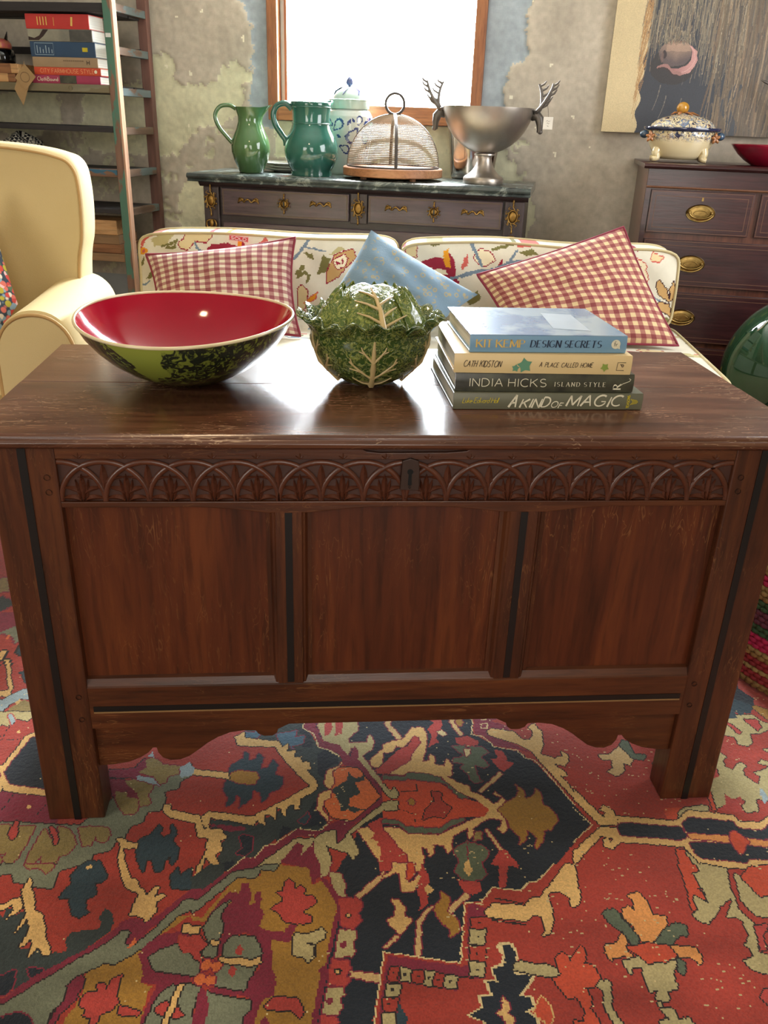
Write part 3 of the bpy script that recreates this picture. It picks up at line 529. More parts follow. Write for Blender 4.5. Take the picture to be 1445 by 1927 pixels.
('S',"515 -147 556 -160 546 -188 538 -243 550 -268 533 -319 550 -325 534 -355 509 -347 504 -331 522 -325 525 -314 517 -305 532 -291 534 -265 529 -257 513 -254 536 -224 534 -219 508 -236 498 -248 478 -264 464 -261 461 -246 471 -239 476 -211 494 -227 497 -199 494 -169 507 -166",'K'),
('S',"563 -172 573 -181 575 -200 588 -206 584 -219 606 -215 583 -260 560 -254 551 -225",'K'),
('A2',"595 -160 637 -156 606 -215 586 -219 578 -198 572 -178",'K'),
('P',"550 -273 573 -269 562 -283 554 -288 548 -315 538 -315",'K'),
('A3',"366 -204 388 -200 395 -217 394 -243 416 -249 410 -266 381 -290 367 -294 359 -287 356 -265 348 -245 351 -230 363 -226 370 -236 373 -216",'K'),
('V',"316 -238 324 -230 339 -232 344 -250 357 -280 354 -293 346 -298 335 -269 322 -258",'K'),
('V',"383 -290 406 -270 427 -260 441 -267 436 -286 425 -281 408 -296 382 -297",'K'),
('A3',"301 -295 324 -289 334 -274 338 -290 331 -299 338 -315 307 -314 302 -322 299 -307",'K'),
('A3',"400 -299 439 -304 443 -319 438 -334 433 -332 427 -322 405 -319",'K'),
('A2',"333 -299 371 -294 399 -298 406 -317 380 -329 358 -328 347 -314",'K'),
('S',"322 -321 346 -316 357 -330 382 -329 404 -321 399 -334 390 -340 385 -370 368 -371 365 -387 348 -385 355 -370 341 -371 344 -333 330 -333 325 -345 320 -330",'K'),
('S',"348 -386 353 -389 349 -433 338 -433",'K'),
('V',"404 -321 413 -331 404 -348 397 -343",'K'),
('S',"267 -359 276 -349 291 -352 269 -429 260 -428 276 -366",'K'),
('A2',"245 -310 265 -291 268 -307 261 -322 271 -325 277 -345 264 -359 250 -360 255 -377 249 -391 242 -394 229 -365",'K'),
('P',"509 -377 523 -376 507 -407 495 -403",'K'),
)
FLORAL=(
('l','-958 726 -914 748 -872 746 -903 709 -946 700',''),
('b','-857 717 -838 731 -830 758 -808 765 -788 753 -760 761 -737 742 -755 724 -797 726 -820 698 -847 701','c'),
('L:s:3.7','-999 691 -979 726 -957 740 -917 751',''),
('L:s:2.9','-995 705 -986 729 -949 747',''),
('y','-1004 685 -988 699 -971 689 -980 672 -1001 671',''),
('s','-993 688 -983 692 -981 680 -991 677',''),
('o','-998 624 -984 655 -987 672 -1001 637',''),
('o','-984 583 -967 611 -941 629 -954 598',''),
('L:g:2.9','-1013 575 -993 565 -970 583',''),
('L:o:4.4','-919 703 -889 712 -863 725 -870 703 -900 699',''),
('c','-764 690 -734 718 -678 727 -637 712 -605 715 -636 737 -641 705 -708 686',''),
('y','-646 737 -634 735 -628 712 -644 715',''),
('L:g:3.7','-797 719 -781 696 -764 690',''),
('s','-567 728 -545 749 -535 733 -553 722',''),
('y','-698 756 -673 762 -684 751',''),
('L:g:5.1','-436 683 -407 721 -396 738 -382 747',''),
('L:g:2.9','-407 721 -330 710',''),
('o','-407 704 -375 699 -369 679 -393 688',''),
('o','-358 628 -337 697 -309 684 -323 643',''),
('l','-316 698 -282 726 -254 720 -295 702',''),
('t','-323 602 -316 657 -295 698 -261 710 -233 718 -219 695 -253 660 -281 625','c'),
('w','-299 682 -264 703 -247 690 -260 659 -288 655','c'),
('c','-292 682 -274 672 -285 665',''),
('c','-267 689 -260 676 -271 669',''),
('L:o:6.6','-428 632 -407 657 -421 636 -425 619 -400 637 -386 627 -390 608',''),
('b','-425 584 -408 593 -390 572 -397 530 -408 487 -426 486','c'),
('y','-402 528 -355 570 -365 542','s'),
('L:s:2.2','-408 465 -387 481',''),
('b','-58 762 -44 771 -6 750 -8 700 -41 708','c'),
('o','22 747 59 766 115 764 60 739',''),
('c','-7 673 53 703 95 704 98 732 133 697 137 647 104 641 64 667',''),
('y','87 727 107 734 118 669 97 673',''),
('c','46 657 112 659 157 624 135 600 104 631',''),
('w','55 666 102 664 113 646 75 649','c'),
('s','154 666 163 707 178 718 177 680',''),
('w','195 708 219 738 262 724 271 702 238 681 213 691','c'),
('c','282 675 288 698 300 712 299 676',''),
('L:g:6.0','123 634 197 660 271 670 325 700 418 701',''),
('L:g:5.0','190 749 228 682',''),
('L:g:4.0','325 700 349 737',''),
('o','359 733 404 743 425 726 379 720',''),
('s','348 755 421 762 431 752 358 746',''),
('o','175 569 221 599 232 571 196 541',''),
('L:o:5.0','266 738 302 748 347 759',''),
('w','736 725 765 729 802 708 806 685 820 661 811 626 779 640','s'),
('o','757 712 771 717 789 698 770 693',''),
('o','773 674 794 669 793 645 779 654',''),
('L:g:3.7','794 608 829 607 872 584 928 526',''),
('t','911 581 869 604 852 633 858 657 891 624','k'),
('t','911 581 905 625 915 655 923 596','k'),
('t','924 531 883 550 841 563 878 579 910 571','k'),
('b','820 721 825 748 846 739 865 732 850 718','s'),
('c','744 766 778 767 776 750 756 752',''),
('o','863 518 907 528 929 516 902 500',''),
)
WALLP=(
('c','-1136 1390 -1076 1400 -1009 1393 -996 1344 -1003 1301 -967 1270 -841 1266 -773 1286 -762 1335 -727 1357 -669 1365 -621 1331 -606 1304 -623 1282 -652 1275 -652 1182 -748 1092 -869 1081 -978 1002 -1008 956 -1132 943 -1519 960 -1481 1261 -1147 1269'),
('c','-1022 753 -963 835 -866 839 -640 802 -632 524 -1013 502 -1010 674'),
('c','-495 1122 -421 1146 -298 1107 -298 961 -491 953'),
('g','-644 1997 -659 1621 -621 1562 -603 1509 -599 1401 -606 1304 -626 1197 -605 1097 -496 1093 -476 1996'),
('g','367 2015 639 2013 679 1634 673 1606 660 1548 668 1472 683 1440 674 1415 643 1400 614 1382 597 1331 589 1297 589 1162 433 1135'),
('c','588 1039 620 1036 646 996 680 951 714 883 731 718 413 702 242 980 234 1126 433 1124'),
('c','688 894 756 839 780 721 738 646 693 716'),
('c','-1824 1219 -1621 1212 -1612 1068 -1799 1000 -2156 1038 -2127 1186'),
)
# ------------------------------------------------------------------ the room
ROOM=lambda x,y,z:(x,y,z)
def struct(g,name,mat,**k):
    o=g.o(name,mat,None,loc=tuple(RO),rot=(0,0,-TH),**k); o['kind']='structure'; return o
m_plaster=attr_mat('old plaster',.9,bump=.35,bscale=38,var=.28,spec=.2)
m_wall=plain('limewashed wall',(.60,.56,.47),.9,c2=(.50,.46,.38),scale=3,bump=.3,bscale=30)
m_ceil=plain('ceiling plaster',(.80,.78,.72),.9)
m_boards=wood('floor boards','3a2416','5a3a22','76502f','Y',.5)
WT=.74
struct(G().box(-3.0,3.0,-5.6,1.0,-.06,-.002),'floor',m_boards)
struct(G().box(-3.0,3.0,-5.6,1.0,2.62,2.68),'ceiling',m_ceil)
struct(G().box(-3.0,-2.9,-5.6,.64,0,2.62),'wall_left',m_wall)
struct(G().box(2.9,3.0,-5.6,.64,0,2.62),'wall_right',m_wall)
struct(G().box(-3.0,3.0,-5.6,-5.5,0,2.62),'wall_front',m_wall)
m_cem=plain('grey cement',(.56,.58,.59),.9,c2=(.64,.65,.65),scale=5,bump=.4,bscale=40)
WX0,WX1,WZ0,WZ1=-.523,.488,1.126,2.45
wb=G().box(-3.0,WX0,.632,.98,0,2.62).box(WX1,3.0,.632,.98,0,2.62).box(WX0,WX1,.632,.98,0,WZ0).box(WX0,WX1,.632,.98,WZ1,2.62)
wall_back=struct(wb,'wall_back',m_cem)
# plaster skim with its bare and flaked patches (a relief skin in front of the masonry)
nx,nz=560,240; x0,x1,z0,z1=-2.2,2.2,.35,2.1
X,Z=np.meshgrid((x0+(np.arange(nx)+.5)*(x1-x0)/nx)*1000,(z0+(np.arange(nz)+.5)*(z1-z0)/nz)*1000)
def vnoise(X,Y,s,seed=0):
    r=np.random.default_rng(seed); T=r.random((64,64)); x=X/s; y=Y/s; xi=np.floor(x).astype(int); yi=np.floor(y).astype(int); fx=x-xi; fy=y-yi
    fx=fx*fx*(3-2*fx); fy=fy*fy*(3-2*fy); g=lambda a,b:T[a%64,b%64]
    return (g(xi,yi)*(1-fx)+g(xi+1,yi)*fx)*(1-fy)+(g(xi,yi+1)*(1-fx)+g(xi+1,yi+1)*fx)*fy
Xw=X+(vnoise(X,Z,22,1)-.5)*26+(vnoise(X,Z,8,2)-.5)*12; Zw=Z+(vnoise(X,Z,22,3)-.5)*26+(vnoise(X,Z,8,4)-.5)*12
PW={'t':lin((.72,.675,.61)),'c':lin((.81,.79,.67)),'g':lin((.60,.63,.65))}
C=np.zeros((nz,nx,3)); C[:]=PW['t']; lay=np.zeros((nz,nx,3)); 
C=paint(Xw,Zw,C,WALLP,PW)
grey=np.abs(C-np.array(PW['g'])).sum(-1)<1e-6; cream=np.abs(C-np.array(PW['c'])).sum(-1)<1e-6
flake=(vnoise(X,Z,60,7)>.70)&(vnoise(X,Z,14,8)>.52)&(Z<1080)&(X<720)&~grey
C[flake]=np.array(PW['c'])*.9
C*= (.86+.28*vnoise(X,Z,160,9))[...,None]*(.93+.14*vnoise(X,Z,18,10))[...,None]
rs0=np.random.default_rng(3)
for _ in range(46):
    sx_,sz_,sl_,sa_=rs0.uniform(-1200,1900),rs0.uniform(900,1650),rs0.uniform(3,15),rs0.uniform(0,3.1)
    mm=nearline(X,Z,[(sx_,sz_),(sx_+sl_*math.cos(sa_),sz_+sl_*math.sin(sa_))],rs0.uniform(3,6)); C[mm&~grey]=lin((.88,.85,.76))
hgt=np.where(grey,-.008,np.where(cream|flake,.0,.006))+.004*vnoise(X,Z,70,12)+.002*vnoise(X,Z,15,13)
opening=(X>WX0*1000-2)&(X<WX1*1000+2)&(Z>WZ0*1000-2)
hv=np.zeros((nz+1,nx+1)); hp=np.pad(hgt,1,mode='edge'); hv=(hp[:-1,:-1]+hp[1:,:-1]+hp[:-1,1:]+hp[1:,1:])/4
gx=x0+np.arange(nx+1)*(x1-x0)/nx; gz=z0+np.arange(nz+1)*(z1-z0)/nz
V=[(gx[i],.622-hv[j,i],gz[j]) for j in range(nz+1) for i in range(nx+1)]
idx=[(j,i) for j in range(nz) for i in range(nx) if not opening[j,i]]
g=G(); g.v=V; g.f=[(j*(nx+1)+i,j*(nx+1)+i+1,(j+1)*(nx+1)+i+1,(j+1)*(nx+1)+i) for j,i in idx]
po=g.o('plaster_skin',m_plaster,wall_back,smooth=50,fix=False)
face_col(po,np.array([C[j,i] for j,i in idx]))
# ------------------------------------------------------------------ window
m_frame=wood('window pine','7a4428','9a6038','b5784a','Z',.5)
m_framex=wood('window pine rail','8a5430','a86c40','c08450','X',.5)
m_wht=plain('white paint',(.88,.88,.86),.5)
win=thing('window_1','bright timber-framed window','window',tuple(RO),-TH); del win['category']; del win['label']; win['kind']='structure'
G().box(WX0,WX0+.05,.60,.70,WZ0,WZ1).o('frame_jamb',m_frame,win,bevel=.003)
G().box(WX1-.05,WX1,.60,.70,WZ0,WZ1).o('frame_jamb',m_frame,win,bevel=.003)
G().box(WX0+.05,WX1-.05,.59,.72,WZ0,WZ0+.075).o('window_sill',m_framex,win,bevel=.003)
G().box(WX0+.05,WX1-.05,.62,.70,WZ1-.05,WZ1).o('frame_head',m_framex,win,bevel=.003)
G().box(WX0+.05,WX0+.072,.655,.70,WZ0+.075,WZ1-.05).o('sash_stile',m_wht,win,bevel=.002)
G().box(WX0+.072,WX0+.084,.64,.70,WZ0+.075,WZ1-.05).o('sash_bead',m_frame,win,bevel=.002)
t=NT('window glass'); tr=t.n('ShaderNodeBsdfTransparent'); gl=t.n('ShaderNodeBsdfGlossy'); gl.inputs['Roughness'].default_value=.02; mx=t.n('ShaderNodeMixShader'); mx.inputs[0].default_value=.04
t.c(tr.outputs[0],mx.inputs[1]); t.c(gl.outputs[0],mx.inputs[2]); t.c(mx.outputs[0],t.t.nodes['Material Output'].inputs[0])
G().box(WX0+.07,WX1-.05,.672,.676,WZ0+.075,WZ1-.05).o('pane',t.m,win)
# ------------------------------------------------------------------ rug
PR={k:np.array(lin(v)) for k,v in dict(R='99382c',C='782738',N='20262e',T='333b3a',D='2c3d45',G='70745f',Y='cba568',O='97702f',U='857344',S='a89a6c',P='a53e37',A='c8683a',A2='b9492f',A3='cc8a4c',K='2a2220',K2='c0a06c',V='555e4a',B='8fa0a4',B2='466272',W='cbb684').items()}
cell=2.5; rx0,rx1,ry0,ry1=-900,950,-440,470
nx,ny=int((rx1-rx0)/cell),int((ry1-ry0)/cell)
X,Y=np.meshgrid(rx0+(np.arange(nx)+.5)*cell,ry0+(np.arange(ny)+.5)*cell)
Xw=X+(vnoise(X,Y,7,21)-.5)*2.6; Yw=Y+(vnoise(X,Y,7,22)-.5)*2.6
def mirror(X,Y):
    "the traced field repeats by reflection over the rest of the rug"
    X=X.astype(float).copy(); Y=Y.astype(float).copy()
    def refl(X,Y,ax,ay,bx,by):
        dx,dy=bx-ax,by-ay; l=math.hypot(dx,dy); nxx,nyy=dy/l,-dx/l; d=(X-ax)*nxx+(Y-ay)*nyy; m=d<0
        X[m]-=2*d[m]*nxx; Y[m]-=2*d[m]*nyy
    for _ in range(7):
        refl(X,Y,-560,-361,-996,1000); refl(X,Y,844,256,496,-423)
        m=Y<-392; Y[m]=-784-Y[m]
        top=np.where(X<-640,1000.,np.where(X>700,330.,238.)); m=Y>top; Y[m]=2*top[m]-Y[m]
    return X,Y
C=np.zeros((ny,nx,3)); C[:]=PR['R']
C=paint(*mirror(Xw,Yw),C,RUG,PR)
ab=(.80+.40*vnoise(X*.25,Y,38,23))*(.84+.32*vnoise(X,Y,90,24)); C=C*ab[...,None]*(.86+.28*RNG.random((ny,nx)))[...,None]
worn=(vnoise(X,Y,130,25)>.52)&(X>-150)
sp=(RNG.random((ny,nx))<.016)&worn&(vnoise(X,Y,26,26)>.5); sp[:,1:]|=sp[:,:-1]&(RNG.random((ny,nx-1))<.5)
C[sp]=PR['W']*.85
sp2=RNG.random((ny,nx))<.0012; C[sp2]=PR['W']
zz=.008+.0012*RNG.random((ny+1,nx+1))
gx=(rx0+np.arange(nx+1)*cell)/1000; gy=(ry0+np.arange(ny+1)*cell)/1000
GX,GY=np.meshgrid(gx,gy); V=np.stack([GX,GY,zz],-1).reshape(-1,3)
ii=(np.arange(ny)[:,None]*(nx+1)+np.arange(nx)[None]).ravel(); F=np.stack([ii,ii+1,ii+nx+2,ii+nx+1],1)
def fold(a,lo,hi): p=hi-lo; k=np.mod(a-lo,2*p); return lo+np.where(k>p,2*p-k,k)
me=bpy.data.meshes.new('rug'); parts_v=[V]; parts_f=[F]; cols=[C.reshape(-1,3)]; off=len(V)
for ax0,ax1,ay0,ay1 in ((-1700,rx0,-1300,2300),(rx1,1600,-1300,2300),(rx0,rx1,-1300,ry0),(rx0,rx1,ry1,2300)):
    cs=6.0; n,m=int(round((ax1-ax0)/cs)),int(round((ay1-ay0)/cs)); a=np.linspace(ax0,ax1,n+1); b=np.linspace(ay0,ay1,m+1)
    A,B=np.meshgrid(a,b); parts_v.append(np.stack([A/1000,B/1000,np.full_like(A,.0084)],-1).reshape(-1,3))
    i2=(np.arange(m)[:,None]*(n+1)+np.arange(n)[None]).ravel()+off; parts_f.append(np.stack([i2,i2+1,i2+n+2,i2+n+1],1)); off+=len(A.ravel())
    ca,cb=np.meshgrid((a[:-1]+a[1:])/2,(b[:-1]+b[1:])/2)
    cc=np.zeros((*ca.shape,3)); cc[:]=PR['R']; cc=paint(*mirror(ca,cb),cc,RUG,PR)
    cols.append((cc*(.82+.3*RNG.random(cc.shape[:2]))[...,None]).reshape(-1,3))
x0_,x1_,y0_,y1_=-1.7,1.6,-1.3,2.3
V=np.concatenate(parts_v); F=np.concatenate(parts_f); CC=np.concatenate(cols)
me.vertices.add(len(V)); me.vertices.foreach_set('co',V.ravel().astype(np.float32)); me.loops.add(F.size); me.loops.foreach_set('vertex_index',F.ravel().astype(np.int32))
me.polygons.add(len(F)); me.polygons.foreach_set('loop_start',np.arange(0,F.size,4,dtype=np.int32)); me.update(calc_edges=True)
m_rug=attr_mat('knotted wool',.88,bump=.6,bscale=420,sheen=.25,spec=.15)
me.materials.append(m_rug); rug=bpy.data.objects.new('rug',me); COL.objects.link(rug)
tag(rug,'large red hand-knotted rug with navy medallion, gold scrolls and palmettes','rug'); face_col(rug,CC)
G().box(x0_,x1_,y0_,y1_,.0,.0078).o('backing',plain('rug backing',(.55,.45,.3),.95),rug)
# ------------------------------------------------------------------ oak chest
OAK=dict(fl='9a6a40',coat=.0)
m_oz=wood('oak upright','2e160b','4b2513','64371b','Z',.36,fleck=.3,**OAK)
m_ox=wood('oak rail','31170b','512914','6d3d1e','X',.36,fleck=.35,**OAK)
m_opan=wood('oak panel','37180a','542612','6d3719','Z',.34,fleck=.42,scale=.8,**OAK)
m_olid=wood('oak lid','3c2218','5c3827','7a523c','X',.27,fleck=.75,fl='b89878',coat=.2,bump=.06)
m_carve=plain('carved oak','5c3322',.3,c2='421f12',scale=25,bump=.3)
m_ground=plain('carved oak ground','442419',.5,c2='341a11',scale=30)
m_ebony=plain('ebonised inlay','0d0c0d',.4)
m_box=plain('pale stringing','8a6a44',.4)
m_iron=plain('bronzed lock iron','3a271e',.45,.3,bump=.3)
m_peg=plain('peg end','241109',.6)
ch=thing('blanket_chest','carved dark oak panelled chest with lid, standing on the rug','chest')
ZT=.704; H=.726
prof=[(-.014,.7045),(-.02,.709),(-.0215,.714),(-.019,.7185),(-.0165,.7195),(-.0165,.7225),(-.012,H),(.2425,H),(.2425,ZT),(-.008,ZT)]
lb=G().prism(prof,'x',-.616,.614).o('lid_board',m_olid,ch,smooth=40,bevel=.001)
G().prism([(.2445,ZT),(.2445,H-.0004),(.498,H),(.504,.721),(.504,ZT)],'x',-.616,.614).o('lid_board',m_olid,ch,bevel=.0015)
for sx in (-1,1):   # two front and two rear posts with their ebony inlay
    f=G().box(min(sx*.597,sx*.502),max(sx*.597,sx*.502),.001,.058,.0096,ZT-.001).o('post',m_oz,ch,bevel=.003)
    xc=sx*.5475; G().box(xc-.0058,xc+.0058,-.0004,.003,.0099,ZT-.002).o('inlay',m_ebony,f)
    for zz in (.655,.632,.27,.225): G().lathe([(.0001,-.0012),(.0045,-.0008),(.0045,.002)],8).o('peg',m_peg,f,loc=(sx*.517,.0012,zz),rot=(PI/2,0,0))
    r=G().box(min(sx*.597,sx*.535),max(sx*.597,sx*.535),.425,.485,.0096,ZT-.001).o('post',m_oz,ch,bevel=.003)
    G().box(min(sx*.585,sx*.57),max(sx*.585,sx*.57),.056,.427,.30,.61).o('side_panel',m_opan,ch)
    for a,b in ((.205,.302),(.608,ZT-.001)): G().box(min(sx*.594,sx*.565),max(sx*.594,sx*.565),.056,.427,a,b).o('side_rail',wood('oak side rail','38190d','5c2e1a','7a4325','Y',.35) if (sx==-1 and a<.3) else bpy.data.materials['oak side rail'],ch,bevel=.002)
G().box(-.54,.54,.462,.48,.2,ZT-.002).o('back_panel',m_opan,ch)
G().box(-.56,.56,.04,.46,.212,.226).o('chest_bottom',m_ox,ch)
# top rail: shaped lower edge, worn notch over the lock
def low(x):
    for a,b in ((-.502,-.208),(-.141,.150),(.220,.502)):
        if a<=x<=b:
            e=min(x-a,b-x); lo=a>-.45; hi=b<.45
            ta=min(1,(x-a)/.11) if lo else 1; tb=min(1,(b-x)/.11) if hi else 1
            t=min(ta,tb); return .598+.0095*math.sin(t*PI/2)
    return .598
xs=[-.502+i*1.004/120 for i in range(121)]
bot=[(x,low(x)) for x in xs]
ground=G().prism(bot+[(.502,ZT-.001),(-.502,ZT-.001)],'y',.0075,.045).o('top_rail',m_ground,ch)
G().prism(bot+[(.502,.6165),(-.502,.6165)],'y',.0005,.01).o('rail_lower_border',m_ox,ground,bevel=.0012)
top=[(.502,.6835),(.502,ZT-.001),(.098,ZT-.001),(.088,.697),(.06,.6945),(-.04,.6935),(-.06,.696),(-.072,ZT-.001),(-.502,ZT-.001),(-.502,.6835)]
G().prism(top[::-1],'y',.0005,.01).o('rail_upper_border',m_ox,ground,bevel=.001)
# interlaced arcade
pit=1.004/16.0; Z0,Z1=.6165,.6815
am=None
for k in range(15):
    if am is None:
        path=[(pit-pit*math.cos(PI*i/22),0,(Z1-Z0-.004)*math.sin(PI*i/22)) for i in range(23)]
        am=G(); am.tube(path,.0042,6,flat=.8,up=(0,1,0)); am=am.o('carved_arch',m_carve,ground,smooth=60); a=am
    else: a=link_copy(am,ground)
    a.location=(-.502+k*pit,.0055-.0008*(k%2),Z0)
for k,(a0,a1) in enumerate(((0,11),(11,22))):
    path=[(pit*(-1 if k==0 else 1)*0+pit-pit*math.cos(PI*i/22),0,(Z1-Z0-.004)*math.sin(PI*i/22)) for i in range(a0,a1+1)]
    G().tube(path,.0042,6,flat=.8,up=(0,1,0)).o('carved_arch',m_carve,ground,smooth=60,loc=((-.502+15*pit) if k==0 else (-.502-pit),.0055,Z0))
def leafshape(g,x,z,ang,L,W,d=.0035,curve=0.0,n=7):
    ca,sa=math.cos(ang),math.sin(ang); top=[];bt=[]
    for i in range(n+1):
        t=i/n; w=W*math.sin(PI*min(1,t*.92+.06))**.8*(1 if i<n else .05); bx=t*L; by=curve*t*t*L
        for s,arr in ((1,top),(-1,bt)): px,pz=bx,by+s*w; arr.append((x+px*ca-pz*sa,z+px*sa+pz*ca))
    m=[((a[0]+b[0])/2,(a[1]+b[1])/2) for a,b in zip(top,bt)]
    v=[(p[0],.006,p[1]) for p in top]+[(p[0],.006-d,p[1]) for p in m]+[(p[0],.006,p[1]) for p in bt]; q=n+1
    g.add(v,[(i,i+1,q+i+1,q+i) for i in range(n)]+[(q+i,q+i+1,2*q+i+1,2*q+i) for i in range(n)])
g=G(); leafshape(g,0,0,PI/2,.042,.0050,.005)
for s in (1,-1):
    leafshape(g,s*.003,.012,PI/2-s*.75,.024,.0046,.005,curve=-s*.5); leafshape(g,s*.003,.001,PI/2-s*.95,.026,.0050,.005,curve=-s*.6); leafshape(g,s*.004,.0,PI/2-s*.15,.034,.003,.004)
pm=g.o('carved_palmette',m_carve,ground)
g=G(); leafshape(g,0,.010,PI/2,.047,.0060,.005)
for s in (1,-1): leafshape(g,0,.026,PI/2-s*.6,.030,.0040,.004,curve=-s*.8); leafshape(g,s*.002,.008,PI/2-s*.3,.03,.0025,.003)
sp=g.o('carved_spear',m_carve,ground)
g=G(); leafshape(g,0,0,PI/2,.009,.0016,.001); leafshape(g,0,0,PI/2-.9,.008,.0012,.001); leafshape(g,0,0,PI/2+.9,.008,.0012,.001)
tf=g.o('carved_trefoil',m_ox,ground)
for k in range(16):
    o=pm if k==0 else link_copy(pm,ground); o.location=(-.502+(k+.5)*pit,.0012,Z0)
    if k: o=sp if k==1 else link_copy(sp,ground); o.location=(-.502+k*pit,.0012,Z0)
    o=tf if k==0 else link_copy(tf,ground); o.location=(-.502+(k+.5)*pit,-.0055,.6845)
# panels, stiles
for a,b in ((-.503,-.2),(-.15,.158),(.212,.503)): G().box(a,b,.016,.026,.285,.612).o('panel',m_opan,ch)
for a,b in ((-.209,-.140),(.149,.221)):
    c=(a+b)/2; P=[(a,.016),(a,.012),(a+.006,.011),(a+.010,.004),(a+.013,.003),(a+.015,.0006),(b-.015,.0006),(b-.013,.003),(b-.010,.004),(b-.006,.011),(b,.012),(b,.016)]
    s=G().prism(P,'z',.290,.606).o('stile',m_oz,ch)
    G().box(c-.0055,c+.0055,-.0004,.003,.292,.598).o('inlay',m_ebony,s)
br=G().prism([(.018,.302),(.010,.2985),(.003,.2885),(.0006,.2865),(.0006,.206),(.045,.206),(.045,.302)],'x',-.502,.502).o('bottom_rail',m_ox,ch)
G().box(-.496,.496,-.0004,.003,.2405,.2505).o('inlay',m_ebony,br); G().box(-.496,.496,-.0006,.002,.2372,.2400).o('stringing',m_box,br)
half=[(-.502,.206),(-.502,.118),(-.478,.119),(-.452,.124),(-.432,.133),(-.418,.143),(-.410,.153),(-.404,.153),(-.402,.142),(-.395,.131),(-.382,.125),(-.366,.126),(-.350,.133),(-.334,.146),(-.318,.160),(-.300,.172),(-.280,.181),(-.255,.185),(-.236,.184),(-.232,.177),(-.222,.172),(-.208,.172),(-.200,.178),(-.198,.186),(-.180,.196),(-.158,.203)]
apr=half+[(-x,z) for x,z in half[::-1]]
ap=G().prism(apr,'y',.012,.032).o('apron',m_ox,ch,bevel=.001)
# lock
lk=G().prism([(-.009,.637),(.0195,.636),(.019,.668),(.017,.683),(.005,.687),(-.007,.683)],'y',-.0045,.003).o('lock_plate',m_iron,ch,bevel=.001)
G().prism(arc(.005,.666,.0045,.0045,-60,240,8)+[(.0022,.645),(.0078,.645)],'y',-.0052,-.0044).o('keyhole',plain('keyhole dark','030303',.9),lk)
G().lathe([(.0001,-.001),(.002,0),(.002,.002)],8).o('nail',m_peg,lk,loc=(.005,-.0048,.6425),rot=(PI/2,0,0))
# ------------------------------------------------------------------ watermelon bowl
t=NT('melon rind glaze'); t.set(Roughness=.12,Coat_Weight=.4,Coat_Roughness=.04)
v=t.coords('Object',(1,1,.8)); big=t.noise(v,9.0,2,.5,.6); fine=t.noise(v,85,3,.6,1.2); edge=t.noise(v,32,3,.6)
f=t.math('ADD',big,t.math('MULTIPLY',edge,.16)); band=t.ramp(f,((.525,(0,0,0,1)),(.54,(1,1,1,1))))
hole=t.ramp(fine,((.40,(.25,.25,.25,1)),(.5,(1,1,1,1))))
base=t.ramp(t.noise(v,4,2),((.3,rgba((.60,.65,.28))),(.7,rgba((.52,.57,.22)))))
t.col(t.mix(t.math('MULTIPLY',band,hole),base,rgba((.10,.15,.11)))); m_rind=t.m
m_red=plain('melon red glaze',(.62,.06,.16),.09,c2=(.56,.04,.14),scale=5,bump=.05,bscale=25,spec=.35); m_rimc=plain('cream rim glaze',(.86,.80,.64),.2,coat=.4)
bw=thing('watermelon_bowl','big ceramic bowl, red inside and mottled green outside like a watermelon','bowl',(-.345,.278,.7268))
outp=[(.0005,.0),(.050,.0),(.056,.002),(.080,.010),(.106,.024),(.130,.042),(.150,.062),(.166,.083),(.1765,.1035)]
inp=[(.1745,.1055),(.163,.085),(.146,.064),(.126,.046),(.102,.029),(.076,.016),(.05,.008),(.0005,.006)]
wob=lambda x,y,z,a,r:(x,y,z+(.004*math.cos(2*a+.6)+.003*math.sin(a))*(z/.106)**2)
SY=1.16
G().lathe(outp,72,sy=SY,fn=wob).o('outer_rind',m_rind,bw,smooth=80)
G().lathe(inp,72,sy=SY,fn=wob).o('red_interior',m_red,bw,smooth=80)
G().tube([wob(.1755*math.cos(a),.1755*SY*math.sin(a),.1047,a,0) for a in [2*PI*i/96 for i in range(96)]],.0028,8,closed=True).o('rim',m_rimc,bw,smooth=80)
# ------------------------------------------------------------------ cabbage tureen
def cabbage(name,c1,c2):
    t=NT(name); t.set(Roughness=.16,Coat_Weight=.5,Coat_Roughness=.05); v=t.coords('Object')
    n=t.noise(v,78,2,.5,1.7); w=t.ramp(n,((.40,(0,0,0,1)),(.48,(1,1,1,1)),(.56,(0,0,0,1)))); t.col(t.mix(w,rgba(c1),rgba(c2))); t.bump(w,.7,.0022); return t.m
m_cab=cabbage('savoy outer glaze',(.20,.29,.12),(.55,.58,.28)); m_cabl=cabbage('savoy lid glaze',(.29,.37,.13),(.58,.61,.27)); m_vein=plain('leaf rib glaze',(.78,.68,.48),.3,coat=.2)
cb=thing('cabbage_tureen','green ceramic cabbage-shaped tureen with leafy lid and tan ribs','tureen',(-.040,.272,.7268))
bodyp=[(.0005,0),(.040,0),(.046,.003),(.062,.013),(.080,.031),(.092,.052),(.098,.075),(.0985,.092),(.0975,.100)]
def brad(z):
    for (r0,z0),(r1,z1) in zip(bodyp,bodyp[1:]):
        if z0<=z<=z1 and z1>z0: return r0+(r1-r0)*(z-z0)/(z1-z0)
    return bodyp[-1][0]
G().lathe(bodyp+[(.094,.100),(.088,.07),(.06,.02),(.0005,.01)],64).o('tureen_base',m_cab,cb,smooth=80)
